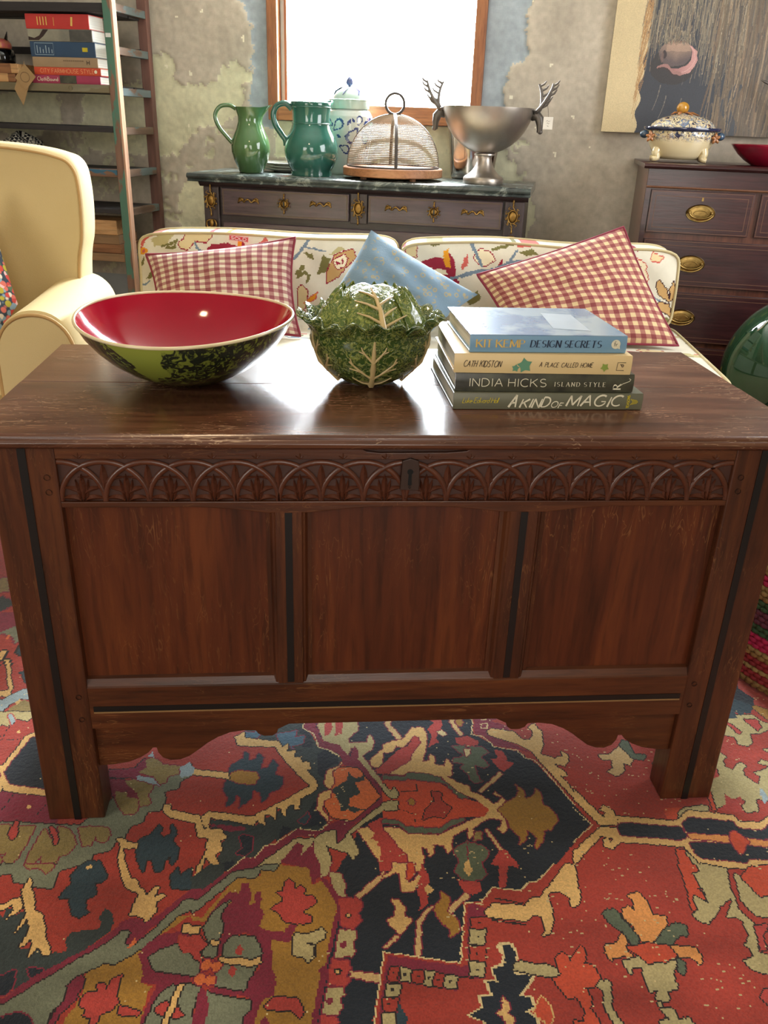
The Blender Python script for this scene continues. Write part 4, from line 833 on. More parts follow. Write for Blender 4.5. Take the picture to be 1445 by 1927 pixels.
def outer_leaf(a0,span,name='outer_leaf'):
    def fn(u,v):
        a=a0+(u-.5)*span; z=.012+v*.104; flare=max(0,(v-.72)/.28); edge=abs(u-.5)*2
        r=brad(min(z,.1))+.0022+flare**1.5*(.019+.007*math.sin(u*26+a0*3))+.0015*(1-edge)
        z+=flare*(.005*math.sin(u*31+a0)-.014*edge**3); 
        return (r*math.cos(a),r*math.sin(a),z)
    g=G().grid(fn,46,22); o=g.o(name,m_cab,cb,smooth=80); s=o.modifiers.new('thick','SOLIDIFY'); s.thickness=.0022; s.offset=1; return o
def surf(a,z,off=.0038): r=brad(z)+off; return (r*math.cos(a),r*math.sin(a),z)
def veins(a0,leaf):
    A=lambda da,z:surf(a0+da,z)
    vs=[([A(0,.006),A(0,.04),A(.0,.07),A(.01,.099)],[.0056,.0044,.0033,.0012])]
    for s in (1,-1):
        vs+= [([A(0,.022),A(s*.22,.036),A(s*.42,.054)],[.0026,.002,.0012]),([A(s*.22,.036),A(s*.44,.041)],[.0016,.0008]),([A(s*.36,.048),A(s*.40,.06)],[.0014,.0008]),([A(0,.053),A(s*.12,.066),A(s*.18,.074),A(s*.2,.08)],[.0022,.0017,.0013,.0008]),([A(s*.13,.068),A(s*.24,.073)],[.0013,.0008]),([A(0,.008),A(s*.25,.012),A(s*.45,.022)],[.002,.0015,.0008])]
    g=G()
    for p,r in vs: g.tube(p,[k_*1.12 for k_ in r],6)
    return g.o('rib',m_vein,leaf,smooth=80)
for k in range(5):
    a0=-PI/2+k*2*PI/5; lf=outer_leaf(a0,1.52); veins(a0,lf)
lidp=[(.088,.092),(.083,.106),(.076,.119),(.067,.131),(.055,.143),(.038,.153),(.020,.159),(.0005,.160)]
ld=G().lathe([(.0005,.096)]+lidp,64,fn=lambda x,y,z,a,r:(x*(1+.03*math.sin(5*a)),y*(1+.03*math.sin(5*a)),z+.003*math.sin(3*a+1)*(r>.01))).o('lid',m_cabl,cb,smooth=80)
def lrad(t): 
    i=min(len(lidp)-2,int(t*(len(lidp)-1))); f=t*(len(lidp)-1)-i; a,b=lidp[i],lidp[i+1]; return (a[0]+(b[0]-a[0])*f,a[1]+(b[1]-a[1])*f)
def LA(a,t): r,z=lrad(t); return ((r+.003)*math.cos(a),(r+.003)*math.sin(a),z+.003)
g=G(); c0=-PI/2+.18
g.tube([LA(c0,.10),LA(c0-.02,.4),LA(c0-.1,.62),LA(c0-.28,.82)],[.006,.0042,.003,.0012],6)
for s,(t0,t1,da) in ((1,(.28,.45,.4)),(-1,(.2,.36,.55)),(-1,(.42,.55,.7)),(1,(.12,.3,.6)),(-1,(.6,.72,.8)),(1,(.5,.62,.5))): g.tube([LA(c0-.03,t0),LA(c0+s*da*.5,(t0+t1)/2+.03),LA(c0+s*da,t1)],[.0028,.002,.0009],6)
g.o('rib',m_vein,ld,smooth=80)
for k,(a0,sp) in enumerate(((-PI/2-1.2,1.3),(-PI/2+1.35,1.3),(PI/2-.6,1.4),(PI/2+.8,1.4))):
    def fn(u,v,a0=a0,sp=sp):
        a=a0+(u-.5)*sp; tt=.02+v*.62; r,z=lrad(tt); e=abs(u-.5)*2; ruf=max(0,(v-.6))*.02*math.sin(u*25)
        return ((r+.004+.006*(1-e))*math.cos(a),(r+.004+.006*(1-e))*math.sin(a),z+.005+ruf-.006*e*e)
    o=G().grid(fn,26,14).o('lid_leaf',m_cabl,ld,smooth=80); s=o.modifiers.new('thick','SOLIDIFY'); s.thickness=.0025
# ------------------------------------------------------------------ the four books
m_pages=plain('book pages',(.86,.85,.80),.8,c2=(.72,.71,.66),scale=1,amt=.3,stretch=(2,2,900))
def book(name,label,x0,x1,y0,y1,z0,z1,rz,cov,cat='book',spine=None,group=None,ct=.0028,over=.004,top=None,room=False):
    cx,cy=(x0+x1)/2,(y0+y1)/2
    b=thing(name,label,cat,(cx,cy,z0) if not room else tuple(r2w(cx,cy,z0)),rz-(TH if room else 0),group); w,d,h=(x1-x0)/2,(y1-y0)/2,z1-z0
    G().box(-w+over,w-over,-d+.003,d-over,ct,h-ct).o('page_block',m_pages,b)
    G().box(-w,w,-d,d,0,ct).o('back_cover',cov,b,bevel=.0007); G().box(-w,w,-d,d,h-ct,h).o('front_cover',top or cov,b,bevel=.0007)
    s=G().prism([(-d+.004,0),(-d,.0012),(-d-.0012,h*.25),(-d-.0016,h*.5),(-d-.0012,h*.75),(-d,h-.0012),(-d+.004,h),(-d+.004,h-ct),(-d+.003,h*.5),(-d+.004,ct)][::-1],'x',-w,w).o('spine',spine or cov,b,smooth=40)
    return b,s,w,d,h
m_b1=plain('olive grey jacket',(.42,.42,.34),.3,c2=(.37,.37,.30),coat=.3); m_b2=plain('dark photographic jacket',(.16,.16,.155),.22,c2=(.32,.32,.25),scale=26,coat=.5); m_b3=plain('cream jacket',(.86,.76,.56),.4,c2=(.84,.73,.52),coat=.1); m_b4=plain('powder blue jacket',(.45,.60,.71),.35,c2=(.43,.58,.69),coat=.2)
m_ivory=plain('ivory lettering',(.90,.87,.76),.6); m_yel=plain('yellow lettering',(.80,.72,.12),.6); m_navy=plain('navy lettering',(.10,.16,.26),.6); m_gold=plain('gold lettering',(.88,.73,.38),.5); m_blk=plain('dark lettering',(.20,.13,.11),.7); m_leafg=plain('printed leaf green',(.36,.56,.44),.6); m_leafl=plain('printed leaf light',(.55,.62,.25),.6)
b,s,w,d,h=book('book','olive grey book at the bottom of the stack on the chest',.080,.386,.110,.362,.7268,.7535,.012,m_b1)
Y=-d-.0022
put_text('author_lettering','Luke Edward Hall',s,m_yel,-w+.014,Y,.011,.0085,style='brush',weight=.1,slant=.3,width=.056,word=.35,track=.05)
x=-w+.088
for tx,hh,wd,dz in (('A',.019,.011,.005),('KIND',.015,.046,.004),('OF',.009,.018,.0035),('MAGIC',.0165,.087,.006)):
    put_text('title_lettering',tx,s,m_ivory,x,Y,dz,hh,style='brush',weight=.17,slant=.35,width=wd,track=.2,jit=.06); x+=wd+{'A':.007,'KIND':.004,'OF':.007,'MAGIC':0}[tx]
g=letters('TEASONS',.0042,weight=.2,width=.021,track=.15); g.v=[(-p[2],p[1],p[0]) for p in g.v]; g.o('publisher_lettering',m_yel,s,loc=(w-.022,Y,.003),fix=False)
g=G()
for k in range(4): ribbon(g,[(-.004+k*.0028,-.005+k*.0006),(k*.0028*.9,0),(-.004+k*.0028,.005-k*.0006)],.0011)
g.o('publisher_emblem',m_yel,s,loc=(w-.016,Y,.0135),fix=False)
b,s,w,d,h=book('book','dark photographic book with pale lettering, second from the bottom of the stack',.084,.370,.116,.350,.754,.7835,0.0,m_b2)
Y=-d-.0022
put_text('author_lettering','INDIA HICKS',s,m_ivory,-w+.022,Y,.0085,.0125,weight=.095,width=.122,track=.24,word=.32)
put_text('title_lettering','ISLAND STYLE',s,m_ivory,-w+.158,Y,.0095,.0068,style='serif',weight=.16,width=.082,track=.5,word=.5)
g=letters('R',.012,style='serif',weight=.2); g.v=[(-p[2],p[1],p[0]) for p in g.v]; ribbon(g,[(0,.006),(.003,.0085),(.008,.0105),(.013,.0125),(.015,.0155),(.012,.017)],.001); g.o('publisher_emblem',m_ivory,s,loc=(w-.021,Y,.006),fix=False)
b,s,w,d,h=book('book','cream book with printed ivy leaves, second from the top of the stack',.081,.361,.112,.338,.784,.8145,-.01,m_b3)
Y=-d-.0022
put_text('author_lettering','CATH KIDSTON',s,m_blk,-w+.014,Y,.0105,.0095,weight=.1,slant=.25,width=.058,track=.2,jit=.05,word=.65)
put_text('title_lettering','A PLACE CALLED HOME',s,m_blk,-w+.133,Y,.0115,.0072,weight=.11,slant=.22,width=.084,track=.25,jit=.05,word=.7)
def ivy(x,z,r,mat,rot=0.0):
    P=[]
    for i in range(20):
        a=rot+2*PI*i/20; k=(1.0 if i%4==0 else .62 if i%4==2 else .7); P.append((x+r*k*math.cos(a),Y,z+r*k*math.sin(a)))
    G().add([(x,Y,z)]+P,[(0,i+1,(i+1)%20+1) for i in range(20)]).o('printed_leaf',mat,s,fix=False)
ivy(-w+.110,.0135,.0125,m_leafg,.5); ivy(-w+.096,.009,.0065,m_leafg,.2); ivy(w-.043,.012,.0072,m_leafl,.9)
g=letters('P',.0062,weight=.2); g.v=[(p[2]*.9-.001,p[1],-p[0]+.003) for p in g.v]
ribbon(g,[(.008,.0065),(-.005,.0065),(-.006,-.006),(.006,-.006)],.0009); g.o('publisher_emblem',m_blk,s,loc=(w-.018,Y,.0135),fix=False)
t=NT('blue cover picture'); t.set(Roughness=.25,Coat_Weight=.5,Coat_Roughness=.08); v=t.coords('Object')
t.col(t.mix(t.ramp(t.noise(v,14,4),((.45,(0,0,0,1)),(.6,(1,1,1,1)))),rgba((.36,.47,.62)),rgba((.55,.63,.70)))); m_b4top=t.m
b,s,w,d,h=book('book','powder blue book with gold and navy title on top of the stack',.101,.350,.122,.332,.815,.8425,.02,m_b4,top=m_b4top)
Y=-d-.0022
put_text('author_lettering','KIT KEMP',s,m_gold,-w+.010,Y,.0085,.0115,style='serif',weight=.2,width=.075,track=.2,word=.3)
put_text('title_lettering','DESIGN SECRETS',s,m_navy,-w+.095,Y,.009,.0105,style='serif',weight=.2,slant=.12,width=.112,track=.26,word=.4)
g=G(); P=[(.0072*math.cos(a),0,.0072*math.sin(a)) for a in [2*PI*i/20 for i in range(20)]]; g.add([(0,0,0)]+P,[(0,i+1,(i+1)%20+1) for i in range(20)]); g.add([(.002,0,-.006),(.0075,0,-.0075),(.0065,0,-.002)],[(0,1,2)])
e=g.o('publisher_emblem',m_ivory,s,loc=(w-.018,Y,.0145),fix=False)
g=letters('fr',.0075,weight=.1,track=.1); g.o('emblem_mark',m_blk,s,loc=(w-.0208,Y-.0004,.0115),fix=False)
# cover picture and lettering on the top board
g=G().add([(.018,-.06,0),(.075,-.075,0),(.08,.05,0),(.03,.06,0)],[(0,1,2,3)]); g.o('cover_print',plain('pale print',(.66,.72,.78),.3,coat=.4),b,loc=(0,0,h+.0003),fix=False)
g=letters('KIT KEMP',.012,style='serif',weight=.14,width=.12); g.v=[(p[2],p[0]*-1,0) for p in g.v]; g.o('cover_lettering',m_ivory,b,loc=(-w+.025,.06,h+.0004),fix=False)
g=letters('DESIGN SECRETS',.008,style='serif',weight=.14,width=.1); g.v=[(p[2],p[0]*-1,0) for p in g.v]; g.o('cover_lettering',m_ivory,b,loc=(-w+.012,.05,h+.0004),fix=False)
# ------------------------------------------------------------------ upholstery
PF={k:np.array(lin(v)) for k,v in dict(l='aca173',b='cbb88c',c='8c2436',s='b8584e',y='d08c20',o='6e693c',g='6c7c8a',w='dccfae',t='b8935e',k='3c2222').items()}
m_print=attr_mat('printed linen',.85,bump=.25,bscale=500,var=.12,sheen=.1,spec=.2)
m_linen=plain('cream linen',(.88,.82,.66),.85,c2=(.83,.76,.58),scale=6,bump=.2,bscale=500,spec=.2)
m_pipe=plain('cream piping',(.74,.68,.52),.8,spec=.2)
LIN=np.array(lin((.80,.775,.70)))
def squircle(a,b,n=9.0):
    m=max(abs(a),abs(b)); 
    if m<1e-9: return 0,0
    s=m/((abs(a)**n+abs(b)**n)**(1/n)); return a*s,b*s
def cushion(name,parent,x0,x1,z0,z1,ty,lean,bulge,mat,nu,nv,col=None,pipe=None,n=9.0,sag=0.0):
    W,Hh=(x1-x0)/2,(z1-z0)/2; cx,cz=(x0+x1)/2,(z0+z1)/2
    def pt(u,v,side):
        a,b=squircle(2*u-1,2*v-1,n); bl=bulge*(1-abs(a)**4)*(1-abs(b)**4); z=cz+b*Hh-sag*(max(0,b))*(.5+.5*math.sin(a*5))
        y=(z-z0)*lean+(-bl if side==0 else ty+bl)+.003*math.sin(a*17+b*5)*(1-abs(b)**4)
        return (cx+a*W,y,z)
    g=G().grid(lambda u,v:pt(u,v,0),nu,nv); nf=len(g.f)
    g.grid(lambda u,v:pt(1-u,v,1),nu//4,nv//4)
    brd=[(i/60,0) for i in range(60)]+[(1,i/20) for i in range(20)]+[(1-i/60,1) for i in range(60)]+[(0,1-i/20) for i in range(20)]
    m=len(brd); A=[pt(u,v,0) for u,v in brd]; B=[pt(u,v,1) for u,v in brd]
    ctr=lambda p:p
    M=[tuple((a[k]+b[k])/2 for k in range(3)) for a,b in zip(A,B)]
    M=[(cx+(p[0]-cx)*1.006,p[1],cz+(p[2]-cz)*1.02) for p in M]
    g.add(A+M+B,[(i,(i+1)%m,m+(i+1)%m,m+i) for i in range(m)]+[(m+i,m+(i+1)%m,2*m+(i+1)%m,2*m+i) for i in range(m)])
    o=g.o(name,mat,parent,smooth=70)
    if col is not None:
        me=o.data; ctrs=np.zeros(len(me.polygons)*3,dtype=np.float32); me.polygons.foreach_get('center',ctrs); face_col(o,col(ctrs.reshape(-1,3)))
    if pipe: 
        for S in (A,B): G().tube([(cx+(p[0]-cx)*1.002,p[1],cz+(p[2]-cz)*1.006) for p in S],.0055,6,closed=True).o('piping',pipe,o,smooth=80)
    return o
nx,nz=1050,260; X,Z=np.meshgrid(-1050+(np.arange(nx)+.5)*2,300+(np.arange(nz)+.5)*2)
FC=np.zeros((nz,nx,3)); FC[:]=LIN; FC=paint(X+(vnoise(X,Z,9,31)-.5)*5,Z+(vnoise(X,Z,9,32)-.5)*5,FC,FLORAL,PF,dil=2)
def fl_front(c):
    i=np.clip(((c[:,0]*1000+1050)/2).astype(int),0,nx-1); j=np.clip(((c[:,2]*1000-300)/2).astype(int),0,nz-1); return FC[j,i]
def fl_top(c):
    i=np.clip(((-c[:,0]*1000+1050)/2).astype(int),0,nx-1); j=np.clip(((480+np.mod(c[:,1]*1000,280)-300)/2).astype(int),0,nz-1); return FC[j,i]
so=thing('sofa','cream sofa in floral print with two loose back cushions, behind the chest','sofa',(.24,1.93,0),-math.radians(7))
c1=cushion('back_cushion',so,-1.003,-.075,.478,.752,.15,.10,.035,m_print,260,84,fl_front,m_pipe,sag=.006)
c2=cushion('back_cushion',so,-.060,.925,.480,.758,.15,.10,.035,m_print,260,84,fl_front,m_pipe,sag=.01)
g=G()
def seat(u,v):
    a,b=squircle(2*u-1,2*v-1,14); return (-.02+a*(.985-.03*(1-v)),-.29+b*.44,.466+.012*(1-abs(a)**4)*(1-abs(b)**4))
g.grid(seat,200,90); brd=[seat(i/60,0) for i in range(60)]+[seat(1,i/30) for i in range(30)]+[seat(1-i/60,1) for i in range(60)]+[seat(0,1-i/30) for i in range(30)]; m=len(brd)
low_=[(-.02+(p[0]+.02)*1.005,p[1],.345) for p in brd]; g.add(brd+low_,[(i,(i+1)%m,m+(i+1)%m,m+i) for i in range(m)])
sc=g.o('seat_cushion',m_print,so,smooth=60); me=sc.data; ct=np.zeros(len(me.polygons)*3,dtype=np.float32); me.polygons.foreach_get('center',ct); face_col(sc,fl_top(ct.reshape(-1,3)))
G().tube(brd,.0055,6,closed=True).o('piping',m_pipe,sc,smooth=80)
G().box(-.99,.95,-.71,.17,.05,.344).o('sofa_base',m_linen,so,bevel=.01)
G().box(-.99,.95,.205,.30,.05,.66).o('sofa_back',m_linen,so,bevel=.02)
for x in (-.93,.89):
    for y in (-.66,.22): G().lathe([(.0005,.0096),(.018,.0096),(.024,.05),(.0005,.05)],12).o('foot',m_oz,so,loc=(x,y,0))
# sticker
sk=G().box(-.034,.034,-.0008,.0008,-.009,.009).o('sold_sticker',plain('red sticker',(.80,.18,.25),.5),None,bevel=.0004)
from mathutils import Euler
sk.location=Matrix.LocRotScale(Vector((.24,1.93,0)),Euler((0,0,-math.radians(7))),None)@Vector((-.637,-.003,.7415)); sk.rotation_euler=(-.1,.09,-math.radians(7)); tag(sk,'small red sold sticker on the left floral sofa cushion','sticker')
put_text('sold_lettering','SOLD',sk,m_wht,-.027,-.0012,-.0042,.0085,weight=.2,width=.054,track=.18)
g=G(); ribbon(g,[(-.032,-.0075),(.032,-.0075),(.032,.0075),(-.032,.0075),(-.032,-.0075)],.0012); g.o('sold_border',m_wht,sk,loc=(0,-.0011,0),fix=False)
# ------------------------------------------------------------------ throw pillows
def gingham(name,N,cr,mid,dk):
    t=NT(name); t.set(Roughness=.85,Sheen_Weight=.1); t.b.inputs['Specular IOR Level'].default_value=.2
    u=t.n('ShaderNodeUVMap'); sx=t.n('ShaderNodeSeparateXYZ'); t.c(u.outputs[0],sx.inputs[0])
    def st(o): return t.math('GREATER_THAN',t.math('FRACT',t.math('MULTIPLY',o,N)),.5)
    a,b=st(sx.outputs[0]),st(sx.outputs[1]); s=t.math('MULTIPLY',t.math('ADD',a,b),.5)
    c=t.ramp(s,((0,rgba(cr)),(.25,rgba(mid)),(.75,rgba(dk))),'CONSTANT'); v=t.coords()
    t.col(t.mix(.2,c,t.ramp(t.noise(v,300,2),((.3,(.6,.6,.6,1)),(.7,(1,1,1,1)))),'MULTIPLY')); t.bump(t.noise(v,500,2),.25,.001); return t.m
def pillow(name,label,corners,thick,mat,pipe,cat='cushion',group=None,n=30,bend=.05,wr=.004):
    TL,TR,BR,BL=[Vector(c) for c in corners]; base=(BL+BR)/2; ctr=(TL+TR+BR+BL)/4
    N=((TR-TL)+(BR-BL)).cross((TL-BL)+(TR-BR)).normalized()
    if N.y>0: N=-N
    o=thing(name,label,cat,tuple(base),0,group)
    def pt(u,v,s):
        a,b=2*u-1,2*v-1; P=(BL*(1-u)+BR*u)*(1-v)+(TL*(1-u)+TR*u)*v
        pin=bend*((1-a*a)*b*abs(b)+0); P=P-(((TL+TR)/2-(BL+BR)/2)*.5)*(bend*(1-a*a)*(b**3))-(((TR+BR)/2-(TL+BL)/2)*.5)*(bend*(1-b*b)*(a**3))
        bl=thick*.5*((1-a*a)**.55)*((1-b*b)**.55)+wr*math.sin(a*9+b*7)*math.sin(b*6-a*3)*(1-a*a)*(1-b*b)*2
        return tuple(P+N*(s*bl)-base)
    g=G().grid(lambda u,v:pt(u,v,1),n,n); k=len(g.f); g.grid(lambda u,v:pt(1-u,v,-1),n,n)
    b_=g.o('pillow_cover',mat,o,smooth=85); uv=b_.data.uv_layers.new(name='UVMap')
    cnt=(n+1)*(n+1); d=np.zeros((len(b_.data.loops),2),dtype=np.float32)
    for li,l in enumerate(b_.data.loops):
        i=l.vertex_index%cnt; d[li]=((i%(n+1))/n,(i//(n+1))/n)
    uv.data.foreach_set('uv',d.ravel())
    if pipe:
        e=[(i/n,0) for i in range(n)]+[(1,i/n) for i in range(n)]+[(1-i/n,1) for i in range(n)]+[(0,1-i/n) for i in range(n)]
        G().tube([pt(u,v,1) for u,v in e],.0045,6,closed=True).o('piping',pipe,o,smooth=80)
    return o
m_pp=plain('burgundy piping',(.48,.13,.20),.8); m_g1=gingham('rose gingham',14,(.80,.75,.66),(.64,.47,.45),(.52,.29,.31)); m_g2=gingham('rose gingham fine',15,(.80,.71,.54),(.62,.42,.37),(.50,.25,.25))
pillow('throw_pillow','rose gingham pillow behind the watermelon bowl',((-.683,1.80,.709),(-.189,1.78,.777),(-.173,1.62,.487),(-.64,1.62,.487)),.15,m_g1,m_pp,bend=.09)
pillow('throw_pillow','rose gingham pillow with burgundy piping behind the stack of books',((.413,1.70,.682),(.925,1.80,.835),(1.085,1.56,.487),(.53,1.53,.487)),.15,m_g2,m_pp,bend=.04)
t=NT('blue quilt cotton'); t.set(Roughness=.85,Sheen_Weight=.15); v=t.coords('Object'); vo=t.n('ShaderNodeTexVoronoi'); vo.inputs['Scale'].default_value=42; t.c(v,vo.inputs['Vector'])
dots=t.ramp(vo.outputs['Distance'],((.20,(0,0,0,1)),(.26,(1,1,1,1)),(.34,(1,1,1,1)),(.40,(0,0,0,1)))); zone=t.ramp(t.noise(v,26,2),((.44,(0,0,0,1)),(.52,(1,1,1,1))))
t.col(t.mix(t.math('MULTIPLY',t.math('MULTIPLY',dots,zone),.8),rgba((.42,.52,.60)),rgba((.62,.56,.38)))); t.bump(t.noise(v,180,3),.3,.002); m_blue=t.m
pillow('throw_pillow','pale blue sprigged pillow standing on its corner behind the cabbage tureen',((.063,1.80,.805),(.417,1.68,.621),(.235,1.57,.50),(-.150,1.66,.500)),.15,m_blue,None,bend=.05,wr=.006)
# ------------------------------------------------------------------ cream armchair
m_chair=plain('cream chair linen',(.79,.715,.53),.8,c2=(.76,.68,.48),scale=3,bump=.25,bscale=420,spec=.25); m_cp=plain('chair piping',(.72,.58,.36),.8)
def cur(n0,pts):
    out=[]
    for i in range(len(pts)-1):
        p0,p1,p2,p3=pts[max(0,i-1)],pts[i],pts[i+1],pts[min(len(pts)-1,i+2)]
        for j in range(n0):
            t=j/n0; out.append(tuple(.5*((2*p1[k])+(-p0[k]+p2[k])*t+(2*p0[k]-5*p1[k]+4*p2[k]-p3[k])*t*t+(-p0[k]+3*p1[k]-3*p2[k]+p3[k])*t**3) for k in range(len(p1))))
    return out+[tuple(pts[-1])]
AX,AY=-1.017,1.02; KA=.886
ac=thing('armchair','cream upholstered armchair with rolled arms and tan piping beside the chest','armchair',(AX,AY,0))
hb=[(.350,.40),(.352,.60),(.356,.70),(.363,.76),(.375,.81),(.380,.88),(.379,.94),(.372,.985),(.352,1.012),(.32,1.024),(.26,1.036),(.15,1.046),(0,1.05)]
hb=[(x*.92,z) for x,z in hb]; outl=cur(4,hb+[(-x,z) for x,z in hb[-2::-1]])
def yb(z): return .10+(z-.45)*.07
g=G(); n=len(outl); rings=[]
for dy,sc in ((.006,.93),(0,.965),(.004,.985),(.02,.998),(.06,1.0),(.14,1.0),(.165,.985),(.17,.94)):
    rings.append([(x*sc,yb(z)+dy,.4+(z-.4)*(sc if sc>.98 else .5+.5*sc)) for x,z in outl])
for r in rings: g.v+=r
for k in range(len(rings)-1):
    for i in range(n-1): g.f.append((k*n+i,k*n+i+1,(k+1)*n+i+1,(k+1)*n+i))
g.f.append(tuple(range(n))); g.f.append(tuple(range((len(rings)-1)*n,len(rings)*n)))
bk=g.o('chair_back',m_chair,ac,smooth=50)
G().tube([(x*.985,yb(z)+.002,.4+(z-.4)*.985) for x,z in outl],.004,6).o('piping',m_cp,bk,smooth=80)
for s in (1,-1):
    ap_=[(.225,.20),(.225,.58),(.232,.625),(.252,.662),(.285,.686),(.325,.693),(.365,.684),(.398,.655),(.415,.612),(.418,.56),(.412,.20)]
    ap_=cur(3,ap_) ; P=[(s*x,z) for x,z in ap_]
    g=G(); secs=[]
    for y,sc,dx in ((-.345,.97,0),(-.338,1,0),(-.2,1.005,.0),(.0,1.01,.004),(.16,1.0,.008),(.27,.98,.008)): secs.append([((x-s*.32)*sc+s*(.32-.045*max(0,y+.25)),y,.2+(z-.2)*(sc if sc<1 else 1)+(.012*max(0,y) if z>.5 else 0)) for x,z in P])
    n=len(P)
    for r in secs: g.v+=r
    for k in range(len(secs)-1):
        for i in range(n-1): g.f.append((k*n+i,k*n+i+1,(k+1)*n+i+1,(k+1)*n+i))
    g.f.append(tuple(range((len(secs)-1)*n,len(secs)*n)))
    arm=g.o('arm',m_chair,ac,smooth=60)
    G().prism([((x-s*.32)*.965+s*.32,.2+(z-.2)*.975) for x,z in P],'y',-.352,-.33).o('arm_front',m_chair,arm,bevel=.003)
    G().tube([((x-s*.32)*.975+s*.32,-.350,.2+(z-.2)*.982) for x,z in P],.0045,6).o('piping',m_cp,arm,smooth=80)
G().box(-.40,.40,-.335,.26,.13,.36).o('chair_base',m_chair,ac,bevel=.012)
cushion_top=G(); 
def cs(u,v): a,b=squircle(2*u-1,2*v-1,10); return (a*.222,-.12+b*.225,.475+.02*(1-a**4)*(1-b**4))
cushion_top.grid(cs,20,20); bd=[cs(i/20,0) for i in range(20)]+[cs(1,i/20) for i in range(20)]+[cs(1-i/20,1) for i in range(20)]+[cs(0,1-i/20) for i in range(20)]; m=len(bd)
cushion_top.add(bd+[(p[0],p[1],.362) for p in bd],[(i,(i+1)%m,m+(i+1)%m,m+i) for i in range(m)]); cushion_top.o('chair_seat',m_chair,ac,smooth=60)
for x in (-.36,.36):
    for y in (-.29,.21): G().lathe([(.0005,.009),(.014,.009),(.022,.13),(.0005,.131)],12).o('leg',m_oz,ac,loc=(x,y,0))
for p_ in [c for c in ac.children]+[d for c in ac.children for d in c.children]:
    if p_.name.startswith('leg'): p_.location=(p_.location.x*KA,p_.location.y*KA,0); p_.scale=(1,1,1.80); p_.location.z=-.0064; continue
    for v_ in p_.data.vertices: v_.co=(v_.co.x*KA,v_.co.y*KA,.129+KA*v_.co.z)
t=NT('ditsy floral cotton'); t.set(Roughness=.85); v=t.coords('Object'); vo=t.n('ShaderNodeTexVoronoi'); vo.inputs['Scale'].default_value=75; t.c(v,vo.inputs['Vector'])
sp_=t.n('ShaderNodeSeparateColor'); t.c(vo.outputs['Color'],sp_.inputs[0])
c=t.ramp(sp_.outputs[0],((0,rgba((.85,.45,.40))),(.2,rgba((.90,.86,.80))),(.4,rgba((.80,.30,.28))),(.55,rgba((.55,.66,.74))),(.7,rgba((.72,.68,.25))),(.82,rgba((.92,.75,.76))),(.92,rgba((.35,.45,.35)))),'CONSTANT')
t.col(t.mix(t.ramp(vo.outputs['Distance'],((.55,(0,0,0,1)),(.68,(1,1,1,1)))),c,rgba((.22,.27,.33)))); m_ditsy=t.m
pillow('throw_pillow','multicoloured ditsy floral pillow in the cream armchair',tuple((-.141+KA*(x_+.141),-1.151+KA*(y_+1.151),1.132+KA*(z_-1.132)) for x_,y_,z_ in ((-1.02,1.36,.945),(-.925,1.22,.656),(-.992,1.07,.50),(-1.22,1.25,.661))),.10,m_ditsy,None,bend=.03)
# ------------------------------------------------------------------ commode under the window (room frame)
m_mah=wood('flamed mahogany','38282c','4c393f','64504f','X',.3,coat=.2); m_rose=wood('rosewood carcase','221a1d','332729','453637','X',.4); m_rosez=wood('rosewood post','2a2022','3c2e30','4d3c3b','Z',.4)
m_bead=plain('dull brass beading',(.40,.33,.25),.5,.4); m_gilt=plain('gilt bronze',(.62,.48,.25),.35,.85,c2=(.42,.31,.15),scale=60)
t=NT('dark veined marble'); t.set(Roughness=.22,Coat_Weight=.2); v=t.coords(); n=t.noise(v,7,6,.65,1.5); t.col(t.ramp(n,((.35,rgba((.17,.19,.19))),(.52,rgba((.27,.30,.29))),(.58,rgba((.50,.52,.49))),(.63,rgba((.24,.26,.26)))))); m_marble=t.m
cm=thing('commode','antique commode with dark marble top and gilt mounts, under the window','commode',tuple(RO),-TH)
SL=[(-.010,.876),(-.003,.878),(.0,.884),(-.004,.888),(-.010,.890),(-.013,.897),(-.010,.905),(-.004,.909),(.53,.909),(.53,.876)]
G().prism([(y+.004,z) for y,z in SL],'x',-.695,.772).o('marble_top',m_marble,cm,smooth=35,bevel=.0015)
G().box(-.632,.748,.05,.52,.07,.876).o('carcase',m_rose,cm)
G().prism([(.03,.856),(.018,.866),(.012,.876),(.06,.876),(.06,.856)],'x',-.65,.765).o('cornice',m_rose,cm)
for a,b in ((-.636,-.566),(.672,.752)): G().box(a,b,.03,.075,.07,.856).o('corner_post',m_rosez,cm,bevel=.004)
G().box(.022,.094,.036,.07,.735,.856).o('divider',m_rosez,cm,bevel=.002)
g=G(); sc_=[]
def mount(n=10,rx=.026,rz=.034):
    g=G(); g.ball((0,0,0),.017,12,8,(1,.35,1.3))
    g.tube([(.019*math.cos(a),-.004,.026*math.sin(a)) for a in [2*PI*i/24 for i in range(24)]],.0028,6,closed=True)
    for i in range(n):
        a=2*PI*i/n; e=1.0+.5*abs(math.sin(a)); P=[]
        for k in range(9):
            q=k/8; r=.0; ang=a+q*2.2; rr=.021+.013*e*q*(1.2-.6*q); P.append((rr*math.cos(a+.35*math.sin(q*3)),-.004-.003*math.sin(q*PI),rr*1.3*math.sin(a+.35*math.sin(q*3))))
        g.tube(P,[.003-.0018*k/8 for k in range(9)],5)
    for s in (1,-1): g.ball((0,-.004,s*.058),.006,8,6,(.7,.6,1.6)); g.tube([(0,-.004,s*.036),(0,-.004,s*.056)],.003,5)
    return g
mo=mount().o('gilt_mount',m_gilt,cm,smooth=80,loc=(-.600,.024,.800)); link_copy(mo,cm,loc=(.057,.030,.797)); link_copy(mo,cm,loc=(.708,.024,.797))
g=G()
